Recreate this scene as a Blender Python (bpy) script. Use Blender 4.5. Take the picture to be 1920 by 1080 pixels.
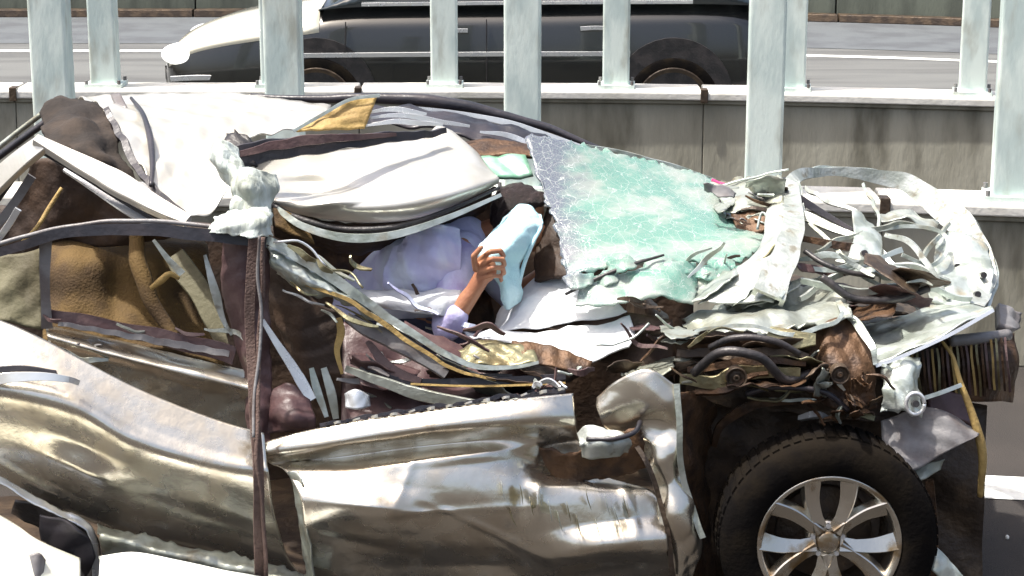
import bpy, bmesh, math, random
from mathutils import Vector, Matrix, noise
R = math.radians
for o in list(bpy.data.objects): bpy.data.objects.remove(o)
scene = bpy.context.scene
C = scene.collection

# ------------------------------------------------------------------ camera, sky, sun, exposure
FPX, PITCH, CAMZ = 3750.0, R(13.63), 2.62
cam_d = bpy.data.cameras.new('camera'); cam = bpy.data.objects.new('camera', cam_d); C.objects.link(cam)
cam.location = (0, 0, CAMZ); cam.rotation_euler = (R(90) - PITCH, 0, 0)
cam_d.lens = 36.0 * FPX / 1920.0; cam_d.sensor_width = 36; cam_d.clip_end = 3000; cam_d.clip_start = 0.05
scene.camera = cam
SUN_EL, SUN_AZ = R(70), R(258)          # azimuth from +Y (behind the wreck) towards +X: high, from the left, a little on the camera's side
w = bpy.data.worlds.new('World'); scene.world = w; w.use_nodes = True
wn = w.node_tree.nodes; wl = w.node_tree.links
sky = wn.new('ShaderNodeTexSky'); sky.sky_type = 'NISHITA'; sky.sun_disc = False
sky.sun_elevation = SUN_EL; sky.sun_rotation = SUN_AZ; sky.air_density = 1.0; sky.dust_density = 7.0; sky.ozone_density = 0.4
bg = wn['Background']; bg.inputs['Strength'].default_value = 0.15
wl.new(sky.outputs[0], bg.inputs['Color'])
sd = bpy.data.lights.new('sun', 'SUN'); sd.energy = 4.2; sd.angle = R(1.5); sd.color = (1.0, 0.96, 0.9)
sun = bpy.data.objects.new('sun', sd); C.objects.link(sun)
sv = Vector((math.sin(SUN_AZ) * math.cos(SUN_EL), math.cos(SUN_AZ) * math.cos(SUN_EL), math.sin(SUN_EL)))
sun.rotation_euler = sv.to_track_quat('Z', 'Y').to_euler(); sun.location = sv * 30
scene.view_settings.view_transform = 'Standard'; scene.view_settings.look = 'None'
scene.view_settings.exposure = 0.7; scene.view_settings.gamma = 1.0
scene.render.engine = 'CYCLES'

# ------------------------------------------------------------------ measuring helpers
def P(px, py, Y):
    """world point at depth Y that the photograph shows at pixel (px, py) of 1920 x 1080"""
    a = (px - 960) / FPX; b = (540 - py) / FPX
    d = Vector((a, math.cos(PITCH) + b * math.sin(PITCH), -math.sin(PITCH) + b * math.cos(PITCH)))
    return Vector((0, 0, CAMZ)) + d * (Y / d.y)

def spline(pts, n):
    """Catmull-Rom resampling of tuples, even in chord length"""
    pts = [tuple(map(float, p)) for p in pts]
    if len(pts) == 1: return [pts[0]] * n
    L = [0.0]
    for a, b in zip(pts, pts[1:]):
        L.append(L[-1] + max(1e-6, math.dist(a, b)))
    out = []; k = 0
    for i in range(n):
        s = L[-1] * i / (n - 1)
        while k < len(pts) - 2 and s > L[k + 1]: k += 1
        t = (s - L[k]) / (L[k + 1] - L[k])
        p1, p2 = pts[k], pts[k + 1]
        p0 = pts[k - 1] if k > 0 else tuple(2 * x - y for x, y in zip(p1, p2))
        p3 = pts[k + 2] if k + 2 < len(pts) else tuple(2 * y - x for x, y in zip(p1, p2))
        out.append(tuple(0.5 * (2 * b + (c - a) * t + (2 * a - 5 * b + 4 * c - d) * t * t + (-a + 3 * b - 3 * c + d) * t ** 3)
                         for a, b, c, d in zip(p0, p1, p2, p3)))
    return out

_dirs = {}
def crum(p, sc, off):
    """creases of crumpled sheet: folded triangle waves along random directions"""
    if off not in _dirs:
        r = random.Random(off)
        _dirs[off] = [(Vector((r.gauss(0, 1), r.gauss(0, 1), r.gauss(0, 1))).normalized(), f, w_, r.random()) for f, w_ in ((.55, .45), (.9, .35), (1.5, .2), (2.6, .1))]
    wv = noise.noise(Vector(p) * sc * .45 + Vector((off, 0, 0))) * .55
    v = 0
    for d, f, w_, ph in _dirs[off]:
        t = (p.dot(d) * sc * f + ph + wv) % 1.0
        v += w_ * (4 * abs(t - .5) - 1)
    return v + .12 * noise.noise(Vector(p) * sc * 2.5)
def soft(p, sc, off):
    q = Vector(p) * sc + Vector((off, -off * .7, off * .3))
    return .7 * noise.noise(q) + .25 * noise.noise(q * 2.3)

SEED = [0]
def nseed():
    SEED[0] += 1
    return SEED[0] * 7.31

def link(name, me, mats, parent=None, origin=None):
    o = bpy.data.objects.new(name, me); C.objects.link(o)
    for m in (mats if isinstance(mats, (list, tuple)) else [mats]): me.materials.append(m)
    if parent is not None:
        o.parent = parent
    return o

def root_off(parent):
    v = Vector((0, 0, 0)); p = parent
    while p is not None:
        v += Vector(p.location); p = p.parent
    return v

def mesh_obj(name, verts, faces, mat, parent=None, smooth=True, thick=0, subd=0):
    off = root_off(parent)
    me = bpy.data.meshes.new(name)
    me.from_pydata([tuple(Vector(v) - off) for v in verts], [], faces)
    me.validate()
    if smooth:
        for p in me.polygons: p.use_smooth = True
    o = link(name, me, mat, parent)
    if thick:
        s = o.modifiers.new('thickness', 'SOLIDIFY'); s.thickness = thick; s.offset = 0
    if subd:
        s = o.modifiers.new('round', 'SUBSURF'); s.levels = subd; s.render_levels = subd
    return o

def patch(name, rows, mat, parent, n=44, m=22, thick=.003, amp=.0, sc=7, bumps=(), jag=0, flat=False, fn=None):
    """sheet of metal or cloth lofted through measured rows of (px, py, Y)"""
    g = [spline(r, n) for r in rows]
    cols = [spline([g[i][j] for i in range(len(g))], m) for j in range(n)]
    s0 = nseed(); fn = fn or crum
    if fn is crum: amp = min(amp, .17 / sc)
    V = [[None] * n for _ in range(m)]
    for j in range(n):
        for i in range(m):
            x, y, Y = cols[j][i]
            for (bx, by, rx, ry, ang, a) in bumps:
                dx, dy = x - bx, y - by; c, s = math.cos(R(ang)), math.sin(R(ang))
                u, v = (dx * c + dy * s) / rx, (-dx * s + dy * c) / ry
                Y -= a * math.exp(-u * u) * (.75 * max(0.0, 1 - abs(v) / 1.5) + .25 * math.exp(-v * v))
            V[i][j] = P(x, y, Y)
    if amp or jag:
        W = [[v.copy() for v in r] for r in V]
        for i in range(m):
            for j in range(n):
                a = W[min(i + 1, m - 1)][j] - W[max(i - 1, 0)][j]; b = W[i][min(j + 1, n - 1)] - W[i][max(j - 1, 0)]
                nn = b.cross(a)
                if nn.length > 1e-9: nn.normalize()
                d = fn(W[i][j], sc, s0) * amp
                V[i][j] = W[i][j] + nn * d
                if jag and (i in (0, m - 1) or j in (0, n - 1)):
                    V[i][j] = V[i][j] + Vector((noise.noise(W[i][j] * 40 + Vector((s0, 0, 0))), 0, noise.noise(W[i][j] * 40 + Vector((0, s0, 0))))) * jag
    verts = [v for r in V for v in r]
    faces = [(i * n + j, i * n + j + 1, (i + 1) * n + j + 1, (i + 1) * n + j) for i in range(m - 1) for j in range(n - 1)]
    return mesh_obj(name, verts, faces, mat, parent, not flat, thick)

def sweep(name, pts, mat, parent, wd=.03, th=.006, n=40, prof='flat', twist=0, amp=0, sc=9, px=True, closed=False):
    """bar swept along a path: flat, round, U-channel. wd may be a list along the path; widths in metres"""
    n = max(n, 4); q = spline(pts, n)
    pos = [P(*p) if px else Vector(p) for p in q]
    wl_ = [x[0] for x in spline([(v,) if not isinstance(v, tuple) else v for v in (wd if isinstance(wd, list) else [wd, wd])], n)] if isinstance(wd, list) else [wd] * n
    s0 = nseed()
    if prof == 'round':
        K = 10; sec = [(math.cos(2 * math.pi * k / K), math.sin(2 * math.pi * k / K)) for k in range(K)]
    elif prof == 'U':
        sec = [(-1, -1), (1, -1), (1, 1.2), (.72, 1.2), (.72, -.2), (-.72, -.2), (-.72, 1.2), (-1, 1.2)]
    else:
        sec = [(-1, -.7), (-.92, -1), (.92, -1), (1, -.7), (1, .7), (.92, 1), (-.92, 1), (-1, .7)]
    K = len(sec); verts = []
    for i in range(n):
        t = (pos[min(i + 1, n - 1)] - pos[max(i - 1, 0)]).normalized()
        view = (pos[i] - Vector((0, 0, CAMZ))).normalized() if px else Vector((0, 1, 0.05))
        side = t.cross(view)
        if side.length < 1e-4: side = Vector((0, 0, 1))
        side.normalize(); fr = side.cross(t).normalized()
        tw = R(twist) if not isinstance(twist, list) else R(twist[0] + (twist[1] - twist[0]) * i / (n - 1))
        s2 = side * math.cos(tw) + fr * math.sin(tw); f2 = -side * math.sin(tw) + fr * math.cos(tw)
        wob = (noise.noise(pos[i] * sc + Vector((s0, 0, 0))) * s2 + noise.noise(pos[i] * sc + Vector((0, s0, 3))) * f2) * amp
        hw = wl_[i] / 2; ht = hw if prof == 'round' else th / 2
        for a, b in sec:
            verts.append(pos[i] + wob + s2 * a * hw + f2 * b * ht)
    faces = [(i * K + k, i * K + (k + 1) % K, (i + 1) * K + (k + 1) % K, (i + 1) * K + k) for i in range(n - 1) for k in range(K)]
    faces += [tuple(range(K - 1, -1, -1)), tuple((n - 1) * K + k for k in range(K))]
    o = mesh_obj(name, verts, faces, mat, parent, True)
    for p in o.data.polygons:
        if prof != 'round': p.use_smooth = False
    return o

def blob_mesh(parts):
    """bmesh of ellipsoids ('e', centre, radii, rotation euler) and tapered limbs ('c', a, b, ra, rb) in world space"""
    bm = bmesh.new()
    for p in parts:
        if p[0] == 'e':
            mtx = Matrix.Translation(p[1]) @ (p[3].to_matrix().to_4x4() if len(p) > 3 else Matrix()) @ Matrix.Diagonal((*p[2], 1))
            bmesh.ops.create_uvsphere(bm, u_segments=20, v_segments=14, radius=1, matrix=mtx)
        else:
            a, b = Vector(p[1]), Vector(p[2]); d = b - a
            mtx = Matrix.Translation((a + b) / 2) @ d.to_track_quat('Z', 'Y').to_matrix().to_4x4()
            bmesh.ops.create_cone(bm, cap_ends=True, segments=16, radius1=p[3], radius2=p[4], depth=d.length, matrix=mtx)
            for c, r in ((a, p[3]), (b, p[4])):
                bmesh.ops.create_uvsphere(bm, u_segments=14, v_segments=10, radius=r, matrix=Matrix.Translation(c))
    return bm

def blob(name, parts, mat, parent, voxel=.006, smooth=6, fold=0, fsc=14):
    bm = blob_mesh(parts); off = root_off(parent)
    for v in bm.verts: v.co -= off
    me = bpy.data.meshes.new(name); bm.to_mesh(me); bm.free()
    o = link(name, me, mat, parent)
    r = o.modifiers.new('skin', 'REMESH'); r.mode = 'VOXEL'; r.voxel_size = voxel; r.use_smooth_shade = True
    s = o.modifiers.new('soft', 'SMOOTH'); s.factor = .5; s.iterations = smooth
    if fold:
        t = bpy.data.textures.new(name + '_folds', 'MUSGRAVE' if False else 'CLOUDS'); t.noise_scale = 1.0 / fsc; t.noise_depth = 2
        d = o.modifiers.new('folds', 'DISPLACE'); d.texture = t; d.strength = fold; d.mid_level = .5; d.texture_coords = 'LOCAL'
    return o

def empty(name, loc):
    o = bpy.data.objects.new(name, None); C.objects.link(o); o.location = loc; o.empty_display_size = .1
    return o
def tag(o, label=None, cat=None, group=None, kind=None):
    if label: o['label'] = label
    if cat: o['category'] = cat
    if group: o['group'] = group
    if kind: o['kind'] = kind
    return o

# ------------------------------------------------------------------ materials
def mat(name, col, rough=.5, metal=0.0, col2=None, nscale=6, mix=(.4, .65), bump=0, bscale=40, stretch=(1, 1, 1), coat=0, spec=.5,
        rough2=None, dirt=None, dscale=3, dmix=(.52, .72), trans=0, world=False):
    m = bpy.data.materials.new(name); m.use_nodes = True
    nt = m.node_tree; N = nt.nodes; Lk = nt.links; b = N['Principled BSDF']
    b.inputs['Roughness'].default_value = rough; b.inputs['Metallic'].default_value = metal
    b.inputs['Coat Weight'].default_value = coat; b.inputs['Coat Roughness'].default_value = .06
    b.inputs['Specular IOR Level'].default_value = spec; b.inputs['Transmission Weight'].default_value = trans
    tc = N.new('ShaderNodeTexCoord'); mp = N.new('ShaderNodeMapping'); mp.inputs['Scale'].default_value = stretch
    Lk.new(N.new('ShaderNodeNewGeometry').outputs['Position'] if world else tc.outputs['Object'], mp.inputs['Vector'])
    def nz(scale, det=6):
        t = N.new('ShaderNodeTexNoise'); t.inputs['Scale'].default_value = scale; t.inputs['Detail'].default_value = det
        Lk.new(mp.outputs[0], t.inputs['Vector']); return t
    def ramp(src, a, c):
        r = N.new('ShaderNodeMapRange'); r.inputs['From Min'].default_value = a; r.inputs['From Max'].default_value = c; r.interpolation_type = 'SMOOTHSTEP'
        Lk.new(src, r.inputs['Value']); return r.outputs[0]
    def mixc(f, a, c):
        x = N.new('ShaderNodeMix'); x.data_type = 'RGBA'
        Lk.new(f, x.inputs['Factor'])
        if isinstance(a, tuple): x.inputs['A'].default_value = (*a, 1)
        else: Lk.new(a, x.inputs['A'])
        x.inputs['B'].default_value = (*c, 1)
        return x.outputs['Result']
    out = None
    if col2:
        f = ramp(nz(nscale).outputs['Fac'], *mix); out = mixc(f, col, col2)
        if rough2 is not None:
            r = N.new('ShaderNodeMapRange'); r.inputs['To Min'].default_value = rough; r.inputs['To Max'].default_value = rough2
            Lk.new(f, r.inputs['Value']); Lk.new(r.outputs[0], b.inputs['Roughness'])
    if dirt:
        f = ramp(nz(dscale, 9).outputs['Fac'], *dmix); out = mixc(f, out if out is not None else col, dirt)
        mr = N.new('ShaderNodeMapRange'); mr.inputs['To Min'].default_value = metal; mr.inputs['To Max'].default_value = metal * .25
        Lk.new(f, mr.inputs['Value']); Lk.new(mr.outputs[0], b.inputs['Metallic'])
    if out is not None: Lk.new(out, b.inputs['Base Color'])
    else: b.inputs['Base Color'].default_value = (*col, 1)
    if bump:
        bp = N.new('ShaderNodeBump'); bp.inputs['Strength'].default_value = bump; bp.inputs['Distance'].default_value = .01
        Lk.new(nz(bscale, 5).outputs['Fac'], bp.inputs['Height']); Lk.new(bp.outputs[0], b.inputs['Normal'])
    return m

M = {}
M['paint'] = mat('silver_paint', (.74, .7, .6), .22, .94, (.6, .54, .44), 9, bump=.16, bscale=26, rough2=.34, dirt=(.13, .095, .055), dscale=13, dmix=(.56, .85), coat=.08)
M['paint_roof'] = mat('silver_roof_paint', (.66, .64, .58), .3, .5, (.52, .5, .43), 5, bump=.16, bscale=20, rough2=.42, coat=.3)
M['inner'] = mat('grey_primer_metal', (.44, .47, .42), .38, .6, (.27, .28, .23), 9, bump=.4, bscale=40, rough2=.5, dirt=(.14, .12, .08), dscale=12, dmix=(.55, .75))
M['frame'] = mat('grey_frame_metal', (.5, .53, .5), .4, .5, (.36, .39, .35), 14, bump=.3, bscale=50, dirt=(.2, .19, .15), dscale=22, dmix=(.55, .7))
M['dull'] = mat('dull_olive_trim', (.12, .11, .06), .7, 0, (.07, .06, .03), 8, bump=.4, bscale=50)
M['pale'] = mat('pale_torn_metal', (.55, .6, .56), .35, .55, (.34, .38, .33), 12, bump=.4, bscale=35, dirt=(.3, .26, .18), dscale=10, dmix=(.55, .75))
M['olive'] = mat('olive_dirty_metal', (.24, .23, .14), .4, .6, (.15, .12, .06), 10, bump=.5, bscale=40)
M['rust'] = mat('rusty_metal', (.11, .06, .03), .55, .4, (.05, .03, .02), 14, bump=.6, bscale=60)
M['grime'] = mat('grimy_black_metal', (.05, .036, .026), .5, .4, (.1, .07, .045), 9, bump=.6, bscale=40)
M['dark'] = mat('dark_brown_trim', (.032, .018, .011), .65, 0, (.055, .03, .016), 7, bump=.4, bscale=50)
M['headlin'] = mat('dark_headlining', (.02, .015, .012), .9, 0, (.04, .028, .02), 9, bump=.4, bscale=60)
M['plum'] = mat('plum_brown_trim', (.075, .04, .04), .45, 0, (.12, .075, .07), 8, bump=.3, bscale=50)
M['seat'] = mat('ochre_seat_cloth', (.12, .072, .02), .85, 0, (.06, .034, .012), 6, bump=.5, bscale=120)
M['ochre'] = mat('ochre_lining', (.42, .29, .1), .7, 0, (.3, .2, .07), 12, bump=.5, bscale=60)
M['rubber'] = mat('black_rubber', (.018, .017, .018), .42, 0, (.04, .035, .035), 12, bump=.3, bscale=60)
M['blackpl'] = mat('black_plastic', (.022, .022, .028), .35, 0, (.04, .035, .04), 8, bump=.2, bscale=50)
M['greypl'] = mat('grey_trim_plastic', (.2, .195, .195), .4, 0, (.12, .105, .1), 9, bump=.3, bscale=50)
M['chrome'] = mat('bright_trim', (.8, .82, .82), .22, .6, (.68, .7, .72), 9, bump=.1, bscale=25, rough2=.3)
M['tyre'] = mat('tyre_rubber', (.006, .0052, .005), 1.0, 0, (.012, .0095, .007), 9, bump=.25, bscale=70, spec=.06)
M['rim'] = mat('alloy_rim', (.62, .59, .52), .2, .95, (.3, .21, .11), 9, mix=(.5, .68), rough2=.4, bump=.1, bscale=40)
M['bag'] = mat('white_airbag_cloth', (.68, .7, .71), .75, 0, (.55, .58, .62), 5, bump=.25, bscale=90)
M['lav'] = mat('lavender_cloth', (.56, .57, .82), .85, 0, (.68, .74, .88), 9, bump=1.0, bscale=16, stretch=(1, 1, .45))
M['purple'] = mat('lilac_sleeve', (.4, .37, .62), .85, 0, (.56, .57, .78), 10, bump=1.0, bscale=18)
M['cyan'] = mat('light_blue_towel', (.42, .68, .74), .9, 0, (.55, .76, .8), 8, bump=.35, bscale=160)
M['cloth'] = mat('pale_rag', (.52, .58, .55), .85, 0, (.34, .37, .32), 8, bump=1.0, bscale=22, stretch=(2.5, 2.5, .7))
M['skin'] = mat('skin', (.4, .19, .1), .5, 0, (.33, .14, .075), 20, bump=.2, bscale=120)
M['hair'] = mat('dark_hair', (.02, .011, .011), .5, 0, (.035, .02, .018), 60, stretch=(1, 1, 6), bump=1, bscale=120)
M['trouser'] = mat('dark_trousers', (.05, .05, .09), .85, 0, (.07, .07, .11), 10, bump=.5, bscale=60)
M['strap'] = mat('brown_strap', (.13, .085, .07), .8, 0, (.09, .055, .045), 30, bump=.6, bscale=140)
M['tarp'] = mat('white_plastic_sheet', (.85, .86, .83), .45, 0, (.78, .8, .7), 4, bump=.4, bscale=20)
M['concrete'] = mat('stained_concrete', (.33, .32, .26), .9, 0, (.21, .2, .155), 1.6, mix=(.35, .75), stretch=(1.5, 1.5, .4), bump=.5, bscale=26, dirt=(.09, .085, .06), dscale=2.6, dmix=(.5, .75))
M['coping'] = mat('pale_coping_concrete', (.66, .65, .6), .85, 0, (.54, .53, .47), 5, bump=.3, bscale=40)
M['post'] = mat('pale_green_post_paint', (.7, .79, .73), .55, 0, (.5, .6, .57), 4, stretch=(2, 2, .7), bump=.15, bscale=30, dirt=(.38, .4, .34), dscale=5, dmix=(.5, .8), world=True)
M['asphalt'] = mat('asphalt', (.028, .024, .021), .9, 0, (.042, .035, .03), 1.3, bump=.8, bscale=160, dirt=(.035, .031, .028), dscale=220, dmix=(.5, .62))
M['line'] = mat('white_road_paint', (.72, .74, .7), .7, 0, (.5, .5, .46), 18, mix=(.5, .8), bump=.3, bscale=120)
M['parapet'] = mat('greenish_concrete', (.11, .125, .1), .9, 0, (.07, .08, .065), 1.6, stretch=(2.5, 2.5, .5), bump=.4, bscale=26)
M['shoulder'] = mat('grey_shoulder', (.1, .112, .12), .9, 0, (.075, .082, .09), 2, bump=.4, bscale=80)
M['farroad'] = mat('pale_far_road', (.13, .135, .13), .9, 0, (.09, .092, .09), .9, stretch=(.35, 3, 1), bump=.4, bscale=90)
M['carpaint'] = mat('dark_car_paint', (.035, .036, .034), .2, .5, coat=1.0, bump=.02, bscale=8)
M['carglass'] = mat('dark_car_glass', (.02, .03, .035), .06, 0, spec=.8)
M['cream'] = mat('bonnet_glare_cream', (.78, .74, .6), .25, .2, coat=1)  # sun and sky glare on the dark car's bonnet, put into the colour
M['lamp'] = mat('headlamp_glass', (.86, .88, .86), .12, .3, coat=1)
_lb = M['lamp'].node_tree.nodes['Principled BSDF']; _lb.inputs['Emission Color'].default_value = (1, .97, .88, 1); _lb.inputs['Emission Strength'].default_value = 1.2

def glass_mat():
    m = bpy.data.materials.new('shattered_laminated_glass'); m.use_nodes = True
    N = m.node_tree.nodes; Lk = m.node_tree.links; b = N['Principled BSDF']
    tc = N.new('ShaderNodeTexCoord'); mp = N.new('ShaderNodeMapping'); mp.inputs['Rotation'].default_value = (0, R(18), 0); mp.inputs['Scale'].default_value = (1.2, 1.5, 5)
    Lk.new(tc.outputs['Object'], mp.inputs['Vector'])
    v = N.new('ShaderNodeTexVoronoi'); v.feature = 'DISTANCE_TO_EDGE'; v.inputs['Scale'].default_value = 85
    n1 = N.new('ShaderNodeTexNoise'); n1.inputs['Scale'].default_value = 3.2; n1.inputs['Detail'].default_value = 8; n1.inputs['Roughness'].default_value = .65
    n2 = N.new('ShaderNodeTexNoise'); n2.inputs['Scale'].default_value = 7; n2.inputs['Detail'].default_value = 6
    Lk.new(tc.outputs['Object'], v.inputs['Vector']); Lk.new(mp.outputs[0], n1.inputs['Vector']); Lk.new(mp.outputs[0], n2.inputs['Vector'])
    def mr(src, a, c):
        r = N.new('ShaderNodeMapRange'); r.inputs['From Min'].default_value = a; r.inputs['From Max'].default_value = c; r.interpolation_type = 'SMOOTHSTEP'; Lk.new(src, r.inputs['Value']); return r.outputs[0]
    def mx(f, a, c):
        x = N.new('ShaderNodeMix'); x.data_type = 'RGBA'; Lk.new(f, x.inputs['Factor'])
        for k, q in (('A', a), ('B', c)):
            if isinstance(q, tuple): x.inputs[k].default_value = (*q, 1)
            else: Lk.new(q, x.inputs[k])
        return x.outputs['Result']
    col = mx(mr(n1.outputs['Fac'], .42, .64), (.22, .45, .37), (.52, .58, .52))
    # lilac grey towards the low X end, border broken up by noise
    sx = N.new('ShaderNodeSeparateXYZ'); Lk.new(tc.outputs['Object'], sx.inputs[0])
    ad = N.new('ShaderNodeMath'); ad.operation = 'MULTIPLY_ADD'; Lk.new(n2.outputs['Fac'], ad.inputs[0]); ad.inputs[1].default_value = .22; Lk.new(sx.outputs['X'], ad.inputs[2])
    col = mx(mr(ad.outputs[0], .26, .4), (.2, .22, .28), col)
    crack = mr(v.outputs['Distance'], 0, .05)
    col = mx(crack, (.44, .54, .49), col)
    v2 = N.new('ShaderNodeTexVoronoi'); v2.feature = 'DISTANCE_TO_EDGE'; v2.inputs['Scale'].default_value = 24
    nw = N.new('ShaderNodeMix'); nw.data_type = 'VECTOR'; nw.inputs['Factor'].default_value = .06; Lk.new(tc.outputs['Object'], nw.inputs['A']); Lk.new(n2.outputs['Color'], nw.inputs['B']); Lk.new(nw.outputs['Result'], v2.inputs['Vector'])
    col = mx(mr(v2.outputs['Distance'], .0, .02), (.72, .76, .73), col)
    Lk.new(col, b.inputs['Base Color'])
    b.inputs['Roughness'].default_value = .14; b.inputs['Transmission Weight'].default_value = .42; b.inputs['IOR'].default_value = 1.45
    bp = N.new('ShaderNodeBump'); bp.inputs['Strength'].default_value = .25; bp.inputs['Distance'].default_value = .003
    Lk.new(crack, bp.inputs['Height']); Lk.new(bp.outputs[0], b.inputs['Normal'])
    return m
M['glass'] = glass_mat()

# ------------------------------------------------------------------ the setting: ground, road, barriers
def bend(x): return -.03 * max(0.0, x + .5) ** 2 if x < 6 else -.03 * 6.5 ** 2 - .39 * (x - 6)
def strip_sheet(name, x0, x1, yc0, yc1, z, m, n=60):
    v = []; f = []
    for i in range(n + 1):
        x = x0 + (x1 - x0) * i / n
        v += [(x, yc0 + bend(x), z), (x, yc1 + bend(x), z)]
        if i: f.append((2 * i - 2, 2 * i, 2 * i + 1, 2 * i - 1))
    return tag(mesh_obj(name, v, f, m, None, False), kind='structure')
tag(mesh_obj('road', [(-600, -600, 0), (600, -600, 0), (600, 600, 0), (-600, 600, 0)], [(0, 1, 2, 3)], M['asphalt'], None, False), kind='structure')
strip_sheet('lane_marking', -14, 14, 7.5, 7.78, .004, M['line'])
strip_sheet('far_road', -40, 40, 13.4, 22.4, .004, M['farroad'])
strip_sheet('far_shoulder', -40, 40, 22.4, 25.4, .008, M['shoulder'])
strip_sheet('far_lane_marking', -40, 40, 21.6, 21.78, .009, M['line'])

def prism_along(name, x0, x1, Yc, sec, m, parent, n=7):
    """cross-section (dy, z) swept along the bent line of the median"""
    K = len(sec); v = []
    for i in range(n):
        x = x0 + (x1 - x0) * i / (n - 1)
        v += [(x, Yc + bend(x) + a, b) for a, b in sec]
    f = [(i * K + k, i * K + (k + 1) % K, (i + 1) * K + (k + 1) % K, (i + 1) * K + k) for i in range(n - 1) for k in range(K)]
    f += [tuple(range(K - 1, -1, -1)), tuple((n - 1) * K + k for k in range(K))]
    o = mesh_obj(name, v, f, m, parent, False)
    b = o.modifiers.new('edge', 'BEVEL'); b.width = .008; b.segments = 2; b.limit_method = 'ANGLE'; b.angle_limit = R(40)
    return o
NEAR_Y, FAR_Y, TOPZ = 9.62, 13.25, .79
def barrier(Yc, joint_x, label, count=(-3, 4)):
    root = empty('concrete_barrier', (0, Yc, 0)); tag(root, label, 'barrier')
    L = 2.268
    for k in range(*count):
        a = joint_x + k * L + .007; b = joint_x + (k + 1) * L - .007
        prism_along('wall_panel', a - .005, b + .005, Yc, [(-.16, 0), (.22, 0), (.16, TOPZ - .09), (-.12, TOPZ - .09)], M['concrete'], root)
        prism_along('ledge', a, b, Yc, [(-.145, TOPZ - .088), (.16, TOPZ - .088), (.16, TOPZ - .062), (-.145, TOPZ - .062)], M['concrete'], root)
        prism_along('coping', a + .004, b - .004, Yc, [(-.17, TOPZ - .06), (.19, TOPZ - .06), (.19, TOPZ - .012), (.17, TOPZ), (-.15, TOPZ), (-.17, TOPZ - .012)], M['coping'], root)
        cl = prism_along('joint_clamp', b - .018, b + .03, Yc, [(-.185, TOPZ - .075), (-.172, TOPZ - .075), (-.172, TOPZ + .006), (-.1, TOPZ + .006), (-.1, TOPZ + .016), (-.185, TOPZ + .016)], M['grime'], root, 2)
    return root
jn = P(1637, 365, NEAR_Y).x; jf = P(675, 165, FAR_Y).x
barrier(NEAR_Y, jn, 'nearer stained concrete barrier with pale coping, directly behind the wreck')
barrier(FAR_Y, jf, 'farther stained concrete barrier with pale coping, across the median gap', (-3, 5))

def post(px, Yc, hw, label, grp, py=100, lean=0):
    x = P(px, py, Yc).x; Y = Yc + bend(x)
    root = empty('fence_post', (x, Y, TOPZ)); tag(root, label, 'post', grp)
    bm = bmesh.new()
    bmesh.ops.create_cube(bm, size=1, matrix=Matrix.Translation((0, 0, 1.06)) @ Matrix.Diagonal((hw * 2, hw * 1.9, 2.1, 1)))
    me = bpy.data.meshes.new('shaft'); bm.to_mesh(me); bm.free()
    o = link('shaft', me, M['post'], root); b = o.modifiers.new('edge', 'BEVEL'); b.width = .014; b.segments = 3
    bm = bmesh.new()
    bmesh.ops.create_cube(bm, size=1, matrix=Matrix.Translation((0, 0, .013)) @ Matrix.Diagonal((hw * 2 + .07, hw * 2 + .07, .024, 1)))
    me = bpy.data.meshes.new('base_plate'); bm.to_mesh(me); bm.free(); link('base_plate', me, M['post'], root)
    for sx in (-1, 1):
        for sy in (-1, 1):
            bm = bmesh.new(); bmesh.ops.create_cone(bm, cap_ends=True, segments=6, radius1=.012, radius2=.012, depth=.026, matrix=Matrix.Translation((sx * (hw + .019), sy * (hw + .019), .038)))
            me = bpy.data.meshes.new('bolt'); bm.to_mesh(me); bm.free(); link('bolt', me, M['greypl'], root)
    bm = bmesh.new()
    bmesh.ops.create_cube(bm, size=1, matrix=Matrix.Translation((0, 0, 2.12)) @ Matrix.Diagonal((hw * 2 + .02, hw * 2 + .02, .02, 1)))
    me = bpy.data.meshes.new('cap'); bm.to_mesh(me); bm.free(); link('cap', me, M['post'], root)
    root.rotation_euler = (0, R(lean), math.atan(-.06 * max(0, x + .5)))
    return root
ordn = ['first', 'second', 'third', 'fourth', 'fifth', 'sixth']
for i, px in enumerate((97, 532, 980, 1433, 1884)):
    post(px, NEAR_Y, .088, 'wide pale green square post on the nearer barrier, %s from the left' % ordn[i], 'posts on the nearer barrier')
for i, px in enumerate((196, 515, 833, 1155, 1480, 1803)):
    post(px, FAR_Y, .088, 'slimmer looking pale green post on the farther barrier, %s from the left' % ordn[i], 'posts on the farther barrier')

par = empty('parapet_wall', (0, 25.4, 0)); tag(par, 'greenish grey concrete parapet wall beyond the far carriageway', 'wall')
for k in range(-4, 5):
    prism_along('wall_panel', k * 4 + .01, k * 4 + 3.99, 25.5, [(-.1, 0), (.3, 0), (.25, 1.5), (0, 1.5)], M['parapet'], par)
    prism_along('kerb', k * 4 + .01, k * 4 + 3.99, 25.3, [(-.12, .009), (.09, .009), (.09, .1), (-.1, .1)], M['grime'], par)

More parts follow.
